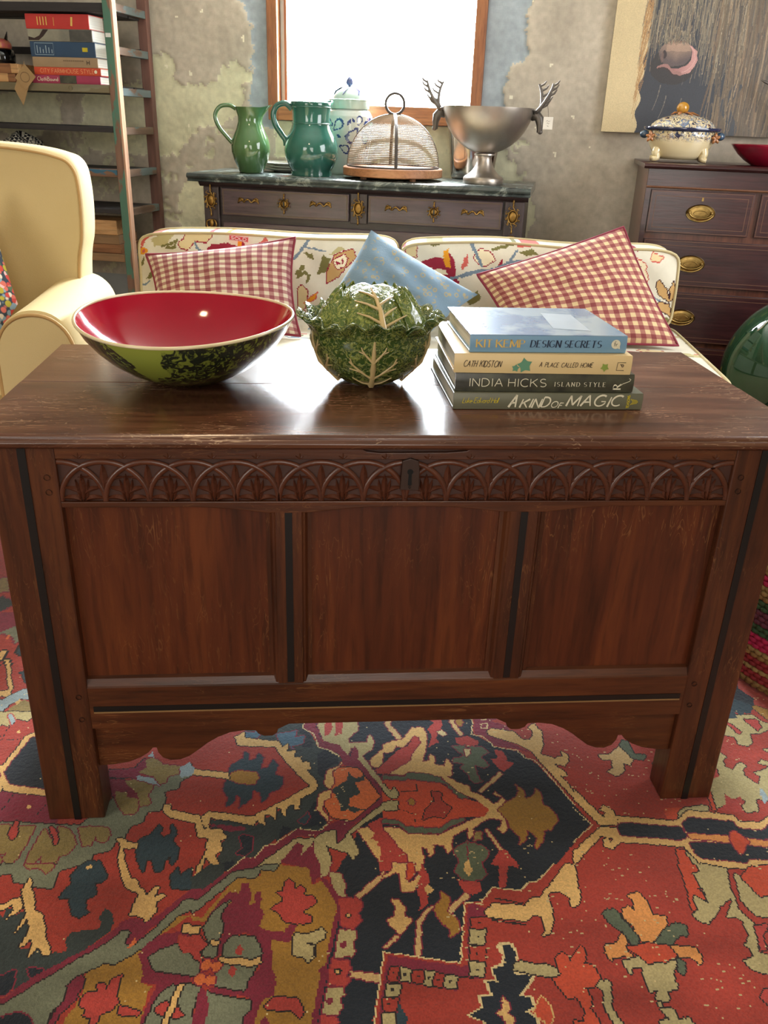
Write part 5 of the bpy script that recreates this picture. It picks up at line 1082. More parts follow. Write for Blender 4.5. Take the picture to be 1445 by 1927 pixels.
for s in (1,-1):
    for k in range(3): g.tube(cur(3,[(0,0,.055-.03*k),(s*.018,-.006,.05-.03*k),(s*.022,-.006,.03-.03*k),(s*.01,-.003,.018-.03*k),(0,0,.02-.03*k)]),.0042,5)
g.ball((0,-.004,.04),.011,8,6,(1,.5,1.6)); g.ball((0,-.004,-.03),.010,8,6,(1,.5,2))
m2=g.o('gilt_mount',m_gilt,cm,smooth=80,loc=(-.600,.024,.665)); link_copy(m2,cm,loc=(.708,.024,.665))
def drawer(x0,x1,z0,z1,fit=True):
    d=G().box(x0,x1,.028,.06,z0,z1).o('drawer',m_mah,cm,bevel=.002); g=G(); e=.006
    for a,b,c,f in ((x0+e,x1-e,z0+e,z0+e+.003),(x0+e,x1-e,z1-e-.003,z1-e),(x0+e,x0+e+.003,z0+e,z1-e),(x1-e-.003,x1-e,z0+e,z1-e)): g.box(a,b,.0262,.0285,c,f)
    g.o('drawer_beading',m_bead,d); c=(x0+x1)/2; zc=(z0+z1)/2+.003
    g=mount(9); g.v=[(p[0]*.95,p[1],p[2]*.62) for p in g.v]; es=g.o('escutcheon',m_gilt,d,smooth=80,loc=(c,.024,zc)); G().box(c-.003,c+.003,.016,.02,zc-.01,zc+.01).o('keyhole',m_ebony,d)
    for hx in (c-.161,c+.161):
        g=G()
        for s in (1,-1):
            g.ball((s*.026,-.004,0),.007,8,6,(1,.8,1))
            for k in range(3): g.tube(cur(3,[(s*.026,-.004,0),(s*(.034+.004*k),-.006,.008-.007*k),(s*(.042+.002*k),-.004,.004-.008*k),(s*.044,-.003,-.002-.003*k)]),[.003]*9+[.0012],5)
        g.tube(cur(5,[(-.026,-.006,0),(-.016,-.014,-.008),(-.006,-.016,.002),(.006,-.016,.002),(.016,-.014,-.008),(.026,-.006,0)]),.0032,6); g.ball((0,-.016,.003),.005,8,6)
        g.o('drawer_handle',m_gilt,d,smooth=80,loc=(hx,.028,zc+.008))
drawer(-.552,.016,.742,.852); drawer(.100,.664,.742,.852)
for z0,z1 in ((.56,.712),(.38,.545),(.2,.365)): G().box(-.552,.664,.034,.06,z0,z1).o('long_drawer',m_mah,cm,bevel=.003)
for x in (-.60,.715):
    for y in (.06,.49): G().lathe([(.0005,-.0015),(.016,-.0015),(.028,.07),(.0005,.071)],12).o('foot',m_rosez,cm,loc=(x,y,0))
# ------------------------------------------------------------------ things on the commode
ZC=.9095
def rthing(name,label,cat,x,y,z,rz=0.0,group=None): return thing(name,label,cat,tuple(r2w(x,y,z)),rz-TH,group)
def glaze(name,c1,c2): return plain(name,c1,.08,c2=c2,scale=6,coat=.6,bump=.06,bscale=14)
m_gj1=glaze('mid green glaze',(.31,.43,.27),(.24,.36,.21)); m_gj2=glaze('sea green glaze',(.19,.40,.35),(.13,.31,.27))
def spout(k,ang,w=.55,z0=0.0,zt=1.0):
    def fn(x,y,z,a,r):
        d=(a-ang+PI)%(2*PI)-PI; t=max(0,(z-z0)/(zt-z0)); s=k*math.exp(-(d/w)**2)*t*t; q=1+s; return (x*q,y*q,z+.35*s*r)
    return fn
def hollow(prof,th=.004): return prof+[(max(.0005,r-th),z) for r,z in prof[::-1] if z>.02]+[(.0005,.02)]
j1=rthing('jug','slim mid-green glazed jug with looped handle','jug',-.470,.19,ZC)
p1=[(.0005,0),(.050,0),(.053,.006),(.058,.02),(.074,.05),(.084,.085),(.085,.11),(.078,.14),(.062,.175),(.052,.205),(.052,.228),(.060,.252),(.065,.264)]
G().lathe(hollow(p1),48,fn=spout(.55,0.25,.4,.2,.264)).o('jug_body',m_gj1,j1,smooth=70)
G().tube(cur(5,[(-.058,-.012,.255),(-.085,-.018,.268),(-.125,-.025,.262),(-.147,-.03,.228),(-.135,-.028,.185),(-.103,-.02,.145),(-.078,-.014,.118)]),.0085,10,flat=.7,up=(0,1,0)).o('jug_handle',m_gj1,j1,smooth=80)
j2=rthing('jug','stout sea-green glazed jug with wide neck','jug',-.192,.185,ZC)
p2=[(.0005,0),(.088,0),(.090,.01),(.086,.022),(.098,.04),(.112,.07),(.117,.1),(.113,.13),(.101,.16),(.086,.188),(.080,.21),(.080,.245),(.084,.275),(.088,.288),(.084,.292)]
G().lathe(hollow(p2,.005),48,fn=spout(.3,0.9,.35,.23,.29)).o('jug_body',m_gj2,j2,smooth=70)
for z,r in ((.208,.0812),(.272,.0845)): G().tube([(r*math.cos(a),r*math.sin(a),z) for a in [2*PI*i/40 for i in range(40)]],.003,6,closed=True).o('throwing_ring',m_gj2,j2,smooth=80)
G().tube(cur(5,[(-.080,-.02,.262),(-.105,-.03,.282),(-.140,-.038,.272),(-.155,-.042,.24),(-.148,-.04,.2),(-.122,-.032,.16),(-.108,-.028,.14),(-.106,-.025,.118)]),.012,10,flat=.75,up=(0,1,0)).o('jug_handle',m_gj2,j2,smooth=80)
pl_=rthing('plate','top plate of the small white stack behind the jugs','plate',-.36,.40,ZC+.024)
m_wp=plain('white glazed plate',(.80,.79,.76),.15,coat=.4)
pp=[(.0005,.0),(.07,.0),(.075,.003),(.13,.014),(.132,.016),(.128,.017),(.075,.008),(.0005,.007)]
G().lathe(pp,48).o('plate_dish',m_wp,pl_,smooth=60)
for k,lab in enumerate(('bottom plate of the small white stack behind the jugs','second plate up in the small white stack behind the jugs')):
    q=rthing('plate',lab,'plate',-.36+.004*k,.40,ZC+.0005+.0115*k); link_copy(pl_.children[0],q)
# ginger jar
PJ={k:np.array(lin(v)) for k,v in dict(b=(.16,.22,.42),m=(.45,.55,.72),w=(.72,.74,.72),p=(.60,.78,.72),k=(.10,.13,.30)).items()}
m_jar=attr_mat('painted jar glaze',.12,coat=.6,var=.08)
jr=rthing('ginger_jar','lidded white jar painted with blue pears, in front of the window','jar',-.088,.447,ZC)
jp=[(.0005,0),(.078,0),(.080,.006),(.082,.03),(.090,.08),(.102,.14),(.109,.185),(.110,.215),(.105,.243),(.094,.262),(.084,.270),(.080,.272)]
NS=160; prof=[]
for (r0,z0),(r1,z1) in zip(jp,jp[1:]):
    k=max(1,int(round(math.hypot(r1-r0,z1-z0)/.0035)))
    prof+=[(r0+(r1-r0)*i/k,z0+(z1-z0)*i/k) for i in range(k)]
prof.append(jp[-1])
jb=G().lathe(prof,NS).o('jar_body',m_jar,jr,smooth=70)
A=np.degrees((np.arange(NS)+.5)*2*PI/NS); Zc=np.array([(a[1]+b[1])/2*1000 for a,b in zip(prof,prof[1:])]); AA,ZZ=np.meshgrid(A,Zc,indexing='ij'); S_=AA*1.9
CJ=np.zeros((*AA.shape,3)); CJ[:]=PJ['w']
def pear(cx,cz,s,rot,fill=None):
    P=[(0,1.0),(.22,.85),(.3,.5),(.6,.05),(.66,-.4),(.45,-.8),(0,-.95),(-.45,-.8),(-.66,-.4),(-.6,.05),(-.3,.5),(-.22,.85)]; c,q=math.cos(rot),math.sin(rot)
    f=lambda k:' '.join('%.1f %.1f'%(cx+s*k*(x*c-y*q),cz+s*k*(x*q+y*c)) for x,y in P)
    return [('b',f(1.0)),(fill or 'p',f(.68))]
def jl(cx,cz,s,rot): return [('b',' '.join('%.1f %.1f'%(cx+s*(x*math.cos(rot)-y*math.sin(rot)),cz+s*(x*math.sin(rot)+y*math.cos(rot))) for x,y in ((0,0),(.45,.25),(1,0),(.45,-.25))))]
sh=[]
for rep in range(-1,3):
    o=rep*228
    for cx,cz,s,r in ((30,205,30,2.3),(100,165,36,-.6),(60,110,26,1.2),(165,160,30,.7),(205,215,28,-1.9),(130,225,20,2.8),(190,95,24,.3)): sh+=pear(cx+o,cz,s*1.15,r,'p' if int(cx)%2 else 'w')
    for cx,cz,s,r in ((75,205,34,1.0),(150,210,36,.5),(175,235,34,-.6),(20,165,30,-.3),(215,165,34,1.9),(110,215,26,2.2),(60,160,28,.2)): sh+=jl(cx+o,cz,s,r)
CJ=paint(S_,ZZ,CJ,sh,PJ); face_col(jb,CJ.reshape(-1,3))
m_jarl=glaze('pale celadon glaze',(.62,.72,.67),(.70,.75,.72)); m_cob=glaze('cobalt glaze',(.20,.25,.42),(.28,.33,.50))
jl_=G().lathe([(.0005,.272),(.088,.272),(.090,.276),(.090,.304),(.094,.306),(.094,.310),(.076,.314),(.074,.322),(.062,.342),(.040,.356),(.018,.362),(.0005,.363)],48).o('jar_lid',m_jarl,jr,smooth=40)
for k in range(6):
    a=2*PI*k/6+.3; g=G()
    lr=[(.070,.328),(.061,.344),(.042,.357),(.020,.3635)]
    g.tube([((r+.001)*math.cos(a+.12*i),(r+.001)*math.sin(a+.12*i),z) for i,(r,z) in enumerate(lr)],[.004,.007,.006,.002],6,flat=.2); g.o('lid_stripe',m_cob,jl_,smooth=80)
G().lathe([(.0005,.360),(.008,.362),(.008,.366),(.015,.371),(.017,.381),(.013,.393),(.004,.403),(.0005,.405)],20).o('finial',m_cob,jl_,smooth=70)
# mesh food dome
m_brd=wood('food dome board','8a5a3a','a8724a','be8a5e','X',.5); m_wire=plain('wire mesh',(.62,.56,.48),.55,.15); m_strap=plain('aged metal strap',(.26,.23,.21),.5,.3)
dm=rthing('food_dome','domed wire-mesh food cover with ring handle on a round wooden board','food cover',.165,.215,ZC)
bd=G().lathe([(.0005,.012),(.210,.012),(.215,.016),(.215,.044),(.211,.048),(.0005,.048)],64).o('wooden_board',m_brd,dm,smooth=40)
for k in range(4): a=PI/4+k*PI/2; G().lathe([(.0005,0),(.014,0),(.014,.013),(.0005,.013)],12).o('board_foot',m_brd,bd,loc=(.15*math.cos(a),.15*math.sin(a),0))
RD,HD=.196,.205
g=G(); nr=44
for i in range(nr): q=(i+.5)/nr*PI/2; r,z=RD*math.cos(q),.05+HD*math.sin(q); g.tube([(r*math.cos(a),r*math.sin(a),z) for a in [2*PI*k/56 for k in range(56)]],.00105,3,closed=True)
for k in range(88): a=2*PI*k/88; g.tube([(RD*math.cos(q)*math.cos(a),RD*math.cos(q)*math.sin(a),.05+HD*math.sin(q)) for q in [PI/2*i/14*.97 for i in range(15)]],.0006,3)
g.o('wire_mesh',m_wire,dm,kind='stuff')
for k in range(4):
    a=-PI/2+.25+k*PI/2; G().tube([((RD+.002)*math.cos(q)*math.cos(a),(RD+.002)*math.cos(q)*math.sin(a),.05+(HD+.002)*math.sin(q)) for q in [PI/2*i/16 for i in range(17)]],.0065,6,flat=.25,up=(0,0,1)).o('metal_strap',m_strap,dm,smooth=80)
G().tube([(RD*math.cos(a),RD*math.sin(a),.0505) for a in [2*PI*k/60 for k in range(60)]],.004,6,closed=True).o('base_ring',m_strap,dm,smooth=80)
G().tube([(.038*math.cos(a),.01*math.cos(a),.05+HD+.040+.040*math.sin(a)) for a in [2*PI*k/32 for k in range(32)]],.0055,8,closed=True).o('ring_handle',m_strap,dm,smooth=80)
# stag bowl
m_sil=plain('tarnished silver',(.74,.70,.66),.36,.85,c2=(.58,.54,.49),scale=5,bump=.15,bscale=45); m_sild=plain('cast silver',(.46,.43,.41),.42,.6,c2=(.34,.32,.30),scale=30)
sb=rthing('stag_bowl','tarnished silver pedestal bowl with antlered stag heads as handles','bowl',.560,.20,ZC)
G().lathe([(.0005,0),(.083,0),(.085,.004),(.085,.022),(.080,.028),(.066,.036),(.050,.052),(.040,.066),(.036,.075),(.033,.085),(.029,.10),(.031,.108),(.045,.112),(.044,.118),(.036,.120),(.0005,.121)],48).o('pedestal',m_sil,sb,smooth=50)
G().lathe([(.0005,.121),(.045,.123),(.075,.134),(.105,.152),(.135,.178),(.158,.208),(.174,.240),(.184,.272),(.188,.290),(.1885,.294),(.184,.294),(.18,.275),(.155,.212),(.1,.155),(.0005,.13)],64).o('bowl',m_sil,sb,smooth=60)
def antler(g,s,px,dy,H_,lean,flip=1):
    P=cur(5,[(px,dy,.275),(px+s*.018,dy*1.6,.295),(px+s*.030+lean*.3,dy*2.2,.325),(px+s*.036+lean*.7,dy*2.6,.36),(px+s*.034+lean,dy*2.8,H_)]); n=len(P)
    g.tube(P,[.0095-.005*i/(n-1) for i in range(n)],7)
    for f,l in ((.25,.036),(.42,.034),(.6,.032),(.76,.028),(.9,.024)):
        q=P[int(f*(n-1))]; g.tube([q,(q[0]+s*l*.7*flip,q[1]-.004,q[2]+l*.35),(q[0]+s*l*flip,q[1]-.005,q[2]+l*.8)],[.0052,.0042,.002],6)
for s,dz in ((-1,.0),(1,.0)):
    hd=G(); X0=s*.186
    P=[(X0-s*.01,0,.262),(X0+s*.014,-.002,.27),(X0+s*.026,-.004,.255),(X0+s*.030,-.006,.232),(X0+s*.030,-.007,.212),(X0+s*.027,-.007,.203)]
    hd.tube(P,[.016,.021,.019,.014,.0115,.009],10); hd.ball((X0+s*.033,-.007,.208),.0105,10,7,(1,.9,.9))
    for e in (1,-1): hd.tube([(X0+s*.012,e*.016,.275),(X0+s*.004,e*.035,.284),(X0-s*.004,e*.045,.288)],[.006,.008,.002],6,flat=.5)
    ho=hd.o('stag_head',m_sild,sb,smooth=80)
    for e in (1,-1):
        g=G(); antler(g,s,X0+s*.006,e*.014,.385,(.028*e if s<0 else -.03*e)); g.o('antler',m_sild,ho,smooth=80)
tg=rthing('price_tag','small white price tag hanging from an antler of the silver bowl','tag',.808,.152,1.128,.2)
G().box(-.0195,.0195,-.0006,.0006,0,.046).o('tag_card',plain('tag card',(.86,.83,.78),.7),tg,bevel=.0004); G().tube([(0,0,.043),(-.002,.003,.062),(-.006,.008,.085)],.0007,5).o('tag_string',m_blk,tg)
for k,z in enumerate((.03,.022,.012)): g=G(); ribbon(g,[(-.008+.003*k,z),(-.002,z+.003),(.002,z-.002),(.008-.002*k,z+.002)],.0012); g.o('pencil_mark',m_blk,tg,loc=(0,-.0009,0),fix=False)
# oval metal bucket behind the stag bowl
ob=rthing('metal_bucket','tall polished oval metal bucket partly hidden behind the silver bowl','bucket',.480,.50,ZC)
m_pol=plain('polished nickel',(.78,.76,.73),.12,1.0,c2=(.70,.68,.66),scale=3)
G().lathe([(.0005,0),(.088,0),(.096,.008),(.100,.03),(.110,.12),(.124,.22),(.132,.258),(.129,.260),(.12,.21),(.095,.03),(.0005,.012)],56,sy=.62).o('bucket_body',m_pol,ob,smooth=60)
G().tube([(.132*math.cos(a),.132*.62*math.sin(a),.259) for a in [2*PI*k/48 for k in range(48)]],.004,6,closed=True).o('rolled_rim',m_pol,ob,smooth=80)
# ------------------------------------------------------------------ mahogany chest of drawers
m_dx=wood('dark mahogany','241214','361b1c','482624','X',.28,coat=.25); m_dz=wood('dark mahogany side','3a1d17','573023','70432f','Z',.3,coat=.2); m_brass=plain('old brass',(.66,.55,.33),.28,1.0,c2=(.45,.36,.2),scale=60); m_string=plain('boxwood stringing',(.42,.28,.20),.4)
dr=thing('chest_of_drawers','dark mahogany chest of drawers with oval brass handles, against the plaster wall','chest of drawers',tuple(RO),-TH)
DX0,DX1,DY0,DY1=1.218,2.16,.025,.60
G().box(DX0,DX1,DY0+.012,DY1,.10,1.004).o('carcase',m_dz,dr)
G().prism([(.004,1.008),(.0,1.013),(.003,1.018),(.010,1.022),(DY1+.01,1.022),(DY1+.01,1.004),(.012,1.004)],'x',DX0-.02,DX1+.02).o('top_board',m_dx,dr,smooth=35)
G().box(DX0,DX1,DY0-.002,DY0+.03,.938,1.004).o('frieze',m_dx,dr,bevel=.001)
G().prism([(DY0-.004,.934),(DY0-.008,.938),(DY0-.004,.942),(DY0+.02,.942),(DY0+.02,.934)],'x',DX0,DX1).o('frieze_moulding',m_string,dr)
for a,b in ((DX0,1.236),(DX1-.018,DX1)): G().box(a,b,DY0-.002,DY0+.03,.10,.938).o('carcase_edge',m_dx,dr)
def handle(par,x,z):
    b=G(); b.lathe([(.0005,-.004),(.03,-.0042),(.044,-.0035),(.049,-.002),(.0535,-.0045),(.056,0)],40,sy=.60); b.v=[(p[0],p[2],p[1]) for p in b.v]
    h=b.o('handle_plate',m_brass,par,smooth=70,loc=(x,DY0-.0015,z))
    g=G(); g.tube([(.043*math.cos(a),-.010-.005*math.sin(-a)*0-.004,.002+.020*math.sin(a)) for a in [PI+PI*k/18 for k in range(19)]],.0033,8)
    for s in (1,-1): g.ball((s*.042,-.008,.003),.006,8,6)
    g.tube([(.026*math.cos(a),-.005,.010*math.sin(a)) for a in [2*PI*k/28 for k in range(28)]],.0016,5,closed=True)
    g.o('bail_handle',m_brass,par,smooth=80,loc=(x,DY0-.0015,z))
def ddrawer(x0,x1,z0,z1,hs,key=None):
    d=G().box(x0,x1,DY0-.001,DY0+.03,z0,z1).o('drawer',m_dx,dr,bevel=.0015); g=G()
    for e in (.004,.020):
        for a,b,c,f in ((x0+e,x1-e,z0+e,z0+e+.0018),(x0+e,x1-e,z1-e-.0018,z1-e),(x0+e,x0+e+.0018,z0+e,z1-e),(x1-e-.0018,x1-e,z0+e,z1-e)): g.box(a,b,DY0-.0016,DY0+.002,c,f)
    g.o('string_inlay',m_string,d)
    for h in hs: handle(d,h,(z0+z1)/2)
    if key: G().prism([(key-.004,z1-.035),(key+.004,z1-.035),(key+.003,z1-.022),(key-.003,z1-.022)],'y',DY0-.0018,DY0+.001).o('escutcheon',m_brass,d)
ddrawer(1.240,1.628,.768,.928,(1.438,),1.438); ddrawer(1.652,2.138,.768,.928,(1.895,),1.895)
for z0,z1 in ((.566,.744),(.340,.540),(.13,.318)): ddrawer(1.240,2.138,z0,z1,(1.434,1.940))
for x in (DX0+.05,DX1-.05):
    for y in (.08,.54): G().box(x-.04,x+.04,y-.035,y+.035,.009 if y<0 else -.001,.10).o('bracket_foot',m_dz,dr,bevel=.004)
# ------------------------------------------------------------------ on the chest of drawers
ZD=1.0225
t=NT('majolica glaze'); t.set(Roughness=.12,Coat_Weight=.6); v=t.coords(); n=t.noise(v,34,2,.6,2.0)
ge=t.n('ShaderNodeSeparateXYZ'); t.c(v,ge.inputs[0]); band=t.ramp(ge.outputs[2],((.075,(0,0,0,1)),(.095,(1,1,1,1)),(.20,(1,1,1,1)))); 
pat=t.ramp(n,((.42,(1,1,1,1)),(.47,(0,0,0,1)),(.53,(0,0,0,1)),(.58,(1,1,1,1)))); dark=t.ramp(t.noise(v,22,2),((.4,rgba((.14,.16,.26))),(.52,rgba((.45,.50,.58))),(.6,rgba((.42,.25,.16))),(.66,rgba((.14,.16,.26)))))
t.col(t.mix(t.math('MULTIPLY',band,pat),rgba((.83,.76,.60)),dark)); m_maj=t.m
m_mcream=glaze('cream faience',(.84,.77,.60),(.78,.70,.52)); m_mgold=glaze('amber glaze',(.72,.52,.18),(.60,.42,.12)); m_mblue=glaze('blue grey glaze',(.18,.26,.34),(.26,.34,.42)); m_mor=glaze('orange glaze',(.66,.42,.22),(.55,.34,.16)); m_mband=glaze('dark blue band',(.13,.15,.24),(.20,.22,.32))
tu=rthing('faience_tureen','small ornate painted tureen with amber knob, left end of the drawers top','tureen',1.345,.26,ZD)
SYT=.72
TB=G().lathe([(.0005,.012),(.080,.012),(.100,.026),(.118,.055),(.132,.085),(.135,.105),(.134,.118),(.128,.122),(.0005,.122)],56,sy=SYT).o('tureen_body',m_maj,tu,smooth=60)
G().lathe([(.134,.116),(.148,.120),(.152,.126),(.150,.131),(.132,.131),(.132,.116)],56,sy=SYT).o('rim_band',m_mband,tu,smooth=60)
for k in range(44): 
    a=2*PI*k/44
    if k==0: bd0=G().box(-.0045,.0045,-.0012,.0012,-.0035,.0035).o('rim_bead',m_mcream,tu,loc=(.1365*math.cos(a),.1365*SYT*math.sin(a),.111),rot=(0,0,a+PI/2))
    else: link_copy(bd0,tu,loc=(.1365*math.cos(a),.1365*SYT*math.sin(a),.111),rot=(0,0,math.atan2(math.sin(a)*SYT,math.cos(a)*1)+PI/2))
TL_=G().lathe([(.128,.131),(.124,.140),(.108,.155),(.085,.166),(.06,.173),(.038,.178),(.03,.182),(.0005,.184)],56,sy=SYT).o('tureen_lid',m_maj,tu,smooth=60)
G().ball((-.012,0,.202),.025,16,10,(1,1,.9)).o('knob',m_mgold,TL_,smooth=80); g=G()
for k in range(6): a=2*PI*k/6; leafshape(g,0,0,0,.001,.0001); g.tube([(-.012+.016*math.cos(a),.016*math.sin(a),.186),(.036*math.cos(a)-.006,.03*math.sin(a),.184),(.055*math.cos(a),.04*math.sin(a),.176)],[.006,.009,.003],6,flat=.5)
g.o('knob_leaves',m_mor,TL_,smooth=80)
for s in (1,-1):
    G().ball((s*.148,-.02,.102),.017,12,8,(1.1,1,.9)).o('handle_knob',m_mblue,tu,smooth=80)
    g=G()
    for k in range(5): a=2*PI*k/5+.4; g.tube([(s*.126,-.052,.094),(s*.126+.012*math.cos(a),-.058,.094+.014*math.sin(a)),(s*.126+.018*math.cos(a),-.055,.094+.022*math.sin(a))],[.005,.007,.002],6)
    g.o('handle_bow',m_mor,tu,smooth=80)
    g=G(); g.tube(cur(4,[(s*.090,-.040,.05),(s*.094,-.045,.034),(s*.088,-.046,.02),(s*.094,-.05,.014),(s*.106,-.053,.0115)]),[.019-.0006*k_ for k_ in range(17)],8); g.o('scroll_foot',m_mcream,tu,smooth=80)
    g=G(); g.tube(cur(4,[(s*.090,.040,.05),(s*.094,.045,.034),(s*.088,.046,.02),(s*.094,.05,.014),(s*.106,.053,.0115)]),.011,8); g.o('scroll_foot',m_mcream,tu,smooth=80)
rb=rthing('red_bowl','crimson glazed bowl at the right of the drawers top','bowl',1.715,.27,ZD)
G().lathe([(.0005,0),(.080,0),(.085,.004),(.110,.018),(.138,.040),(.158,.062),(.168,.074),(.1685,.078),(.164,.078),(.13,.042),(.08,.012),(.0005,.009)],64).o('bowl_body',plain('crimson glaze',(.62,.08,.20),.12,c2=(.52,.05,.17),coat=.5),rb,smooth=60)
tw=rthing('silver_antler_ornament','silver branching ornament at the right edge of the drawers top','ornament',1.80,.46,ZD)
G().lathe([(.0005,0),(.04,0),(.04,.008),(.012,.016),(.0005,.016)],24).o('ornament_base',m_sild,tw,smooth=50)
for P,R in (([(0,0,.012),(-.01,0,.12),(-.04,0,.21),(-.10,-.005,.29),(-.155,-.005,.318)],[.009,.008,.007,.005,.002]),([(-.04,0,.21),(-.03,0,.28),(-.05,0,.35)],[.006,.005,.002]),([(-.10,-.005,.29),(-.11,0,.33)],[.005,.002]),([(0,0,.1),(.05,0,.2),(.06,0,.3)],[.007,.005,.002])): G().tube(cur(3,P),[R[min(len(R)-1,i//3)] for i in range(3*(len(P)-1)+1)],7).o('branch',m_sild,tw,smooth=80)
# ------------------------------------------------------------------ painting of a shaggy cow
pa=thing('cow_painting','unframed canvas painting of a shaggy brown cow licking its nose','painting',tuple(r2w(1.034,.573,1.128)),-TH)
PWd,PHt=1.0,1.0
G().box(0,PWd,.0,.033,0,PHt).o('canvas_stretcher',plain('canvas edge',(.74,.66,.50),.8),pa,bevel=.001)
n=440; X,Z=np.meshgrid((np.arange(n)+.5)*PWd/n,(np.arange(n)+.5)*PHt/n)
C=np.zeros((n,n,3)); C[:]=lin((.80,.72,.56)); C*=(.94+.1*vnoise(X*1000,Z*1000,200,41))[...,None]
L_=lambda *c:np.array(lin(c))
edge_=.142+.02*np.clip((Z-.25)/.3,0,1)-.06*np.clip((Z-.42)/.2,0,1)+.008*np.sin(Z*60)
cow=(X>edge_); C[cow]=L_(.215,.225,.255)
rt=(X>.43+.06*np.sin(Z*7)); C[rt]=L_(.40,.35,.29)
C[(X>.50+.02*np.sin(Z*40))&(X<.55+.02*np.sin(Z*31+1))&(Z<.2)]=L_(.26,.27,.29)
rs=np.random.default_rng(5)
def hair(x0,z0,x1,z1,sway,wd,c):
    t=np.clip((z0-Z)/(z0-z1),0,1); xc=x0+(x1-x0)*t+sway*np.sin(t*PI); m=(Z<=z0)&(Z>=z1)&(np.abs(X-xc)<np.maximum(.00125,wd*(1-.7*t))); C[m]=C[m]*.25+np.array(c)*.75
tone=[L_(.56,.51,.43),L_(.46,.43,.37),L_(.66,.60,.50),L_(.36,.35,.34),L_(.52,.45,.37)]
for k in range(300):
    x0=rs.uniform(.16,.52); z1=rs.uniform(.24,.42)-.05*(x0>.36); hair(x0,1.0,x0+rs.uniform(-.06,.05),z1+max(0,.1-abs(x0-.27))*1.1,rs.uniform(-.015,.015),rs.uniform(.0015,.004),tone[k%5]*rs.uniform(.7,1.1))
for k in range(520):
    x0=rs.uniform(.42,1.0); z0=rs.uniform(.08,1.0); hair(x0,z0,x0+rs.uniform(-.03,.04),z0-rs.uniform(.15,.4),rs.uniform(-.01,.01),rs.uniform(.002,.005),tone[rs.integers(5)]*rs.uniform(.45,.9)*np.array([1.08,.95,.85]))
for k in range(40): z0=rs.uniform(.1,.5); hair(.150,z0+.1,.130-rs.uniform(0,.012),z0-.05,-.004,.0015,L_(.66,.50,.32))
for x0,z0,z1 in ((.205,.19,.09),(.235,.15,.06),(.30,.14,.05)): hair(x0+.02,z0,x0,z1,.004,.002,L_(.5,.47,.42))
Xm,Zm=X*1000+6*(vnoise(X*1000,Z*1000,16,43)-.5),Z*1000+6*(vnoise(X*1000,Z*1000,16,44)-.5)
def ell(cx,cz,rx,rz): return ((Xm-cx)/rx)**2+((Zm-cz)/rz)**2
def lay(m,c,a=1.0): C[m]=C[m]*(1-a)+np.array(c)[m]*a if np.ndim(c)>1 else C[m]*(1-a)+np.array(c)*a
lay(ell(262,262,92,70)<1,L_(.21,.19,.19),.8)
def grad(c0,c1,t): t=np.clip(t,0,1)[...,None]; return c0*(1-t)+c1*t
muz=(ell(266,312,66,50)<1)&(Zm<358)
lay(muz,grad(L_(.36,.31,.31),L_(.64,.53,.46),(Zm-270)/75-.35*np.abs(Xm-272)/60))
lay(muz&(Zm>346+.05*(Xm-265)),L_(.46,.33,.28))
lay((np.abs(Zm-(322-.0016*(Xm-266)**2+3))<26)&(Xm>228)&(Xm<326)&muz&(Zm>318),L_(.70,.58,.50),.55)
lay(ell(221,306,9,17)<1,L_(.22,.18,.19)); lay(ell(214,296,5,20)<1,L_(.45,.36,.33),.7)
ton=(ell(298,288,62,58)<1)&(ell(276,306,58,52)>1)&(Xm>232)
lay(ton,grad(L_(.56,.37,.37),L_(.76,.57,.55),(Xm-250)/95)); lay(ton&(ell(292,292,58,54)>.93)&(ell(292,292,58,54)<1.02),L_(.82,.66,.63),.8)
lay(nearline(Xm,Zm,[(206,256),(222,266),(240,262),(262,244),(296,234)],6.5),L_(.60,.44,.42)); lay(nearline(Xm,Zm,[(206,250),(226,255),(244,250),(264,234),(290,226)],3.5),L_(.24,.19,.19))
for k in range(70):
    x0=rs.uniform(.20,.33); hair(x0,.37+rs.uniform(0,.05),x0+rs.uniform(-.02,.02),.352-rs.uniform(0,.012),0,.0018,tone[k%5]*rs.uniform(.7,1.1))
C*=(.9+.2*rs.random((n,n)))[...,None]
g=G().grid(lambda u,v:(u*PWd,-.0006,v*PHt),n,n); po=g.o('painted_face',attr_mat('oil paint',.45,bump=.15,bscale=250,var=.1),pa,fix=False); face_col(po,C.reshape(-1,3))
# ------------------------------------------------------------------ green glass demijohn
t=NT('green demijohn glass'); t.set(Roughness=.03,IOR=1.45,Coat_Weight=.3); t.b.inputs['Transmission Weight'].default_value=.55
v=t.coords(); t.col(t.ramp(t.noise(v,4,3),((.35,rgba((.10,.24,.17))),(.65,rgba((.20,.36,.24)))))); m_demi=t.m
dj=thing('demijohn','large round green glass demijohn at the right edge, behind the chest','demijohn',(1.625,1.765,.0098))
pd=[(.0005,.0),(.12,.0),(.145,.01),(.19,.09),(.225,.19),(.243,.29),(.245,.35),(.235,.41),(.205,.48),(.16,.54),(.10,.585),(.055,.605),(.035,.63),(.033,.69),(.04,.70),(.04,.715),(.03,.72)]
pd=cur(3,pd); G().lathe(pd+[(max(.0005,r-.006),z) for r,z in pd[::-1] if z>.015]+[(.0005,.012)],64).o('glass_body',m_demi,dj,smooth=60)
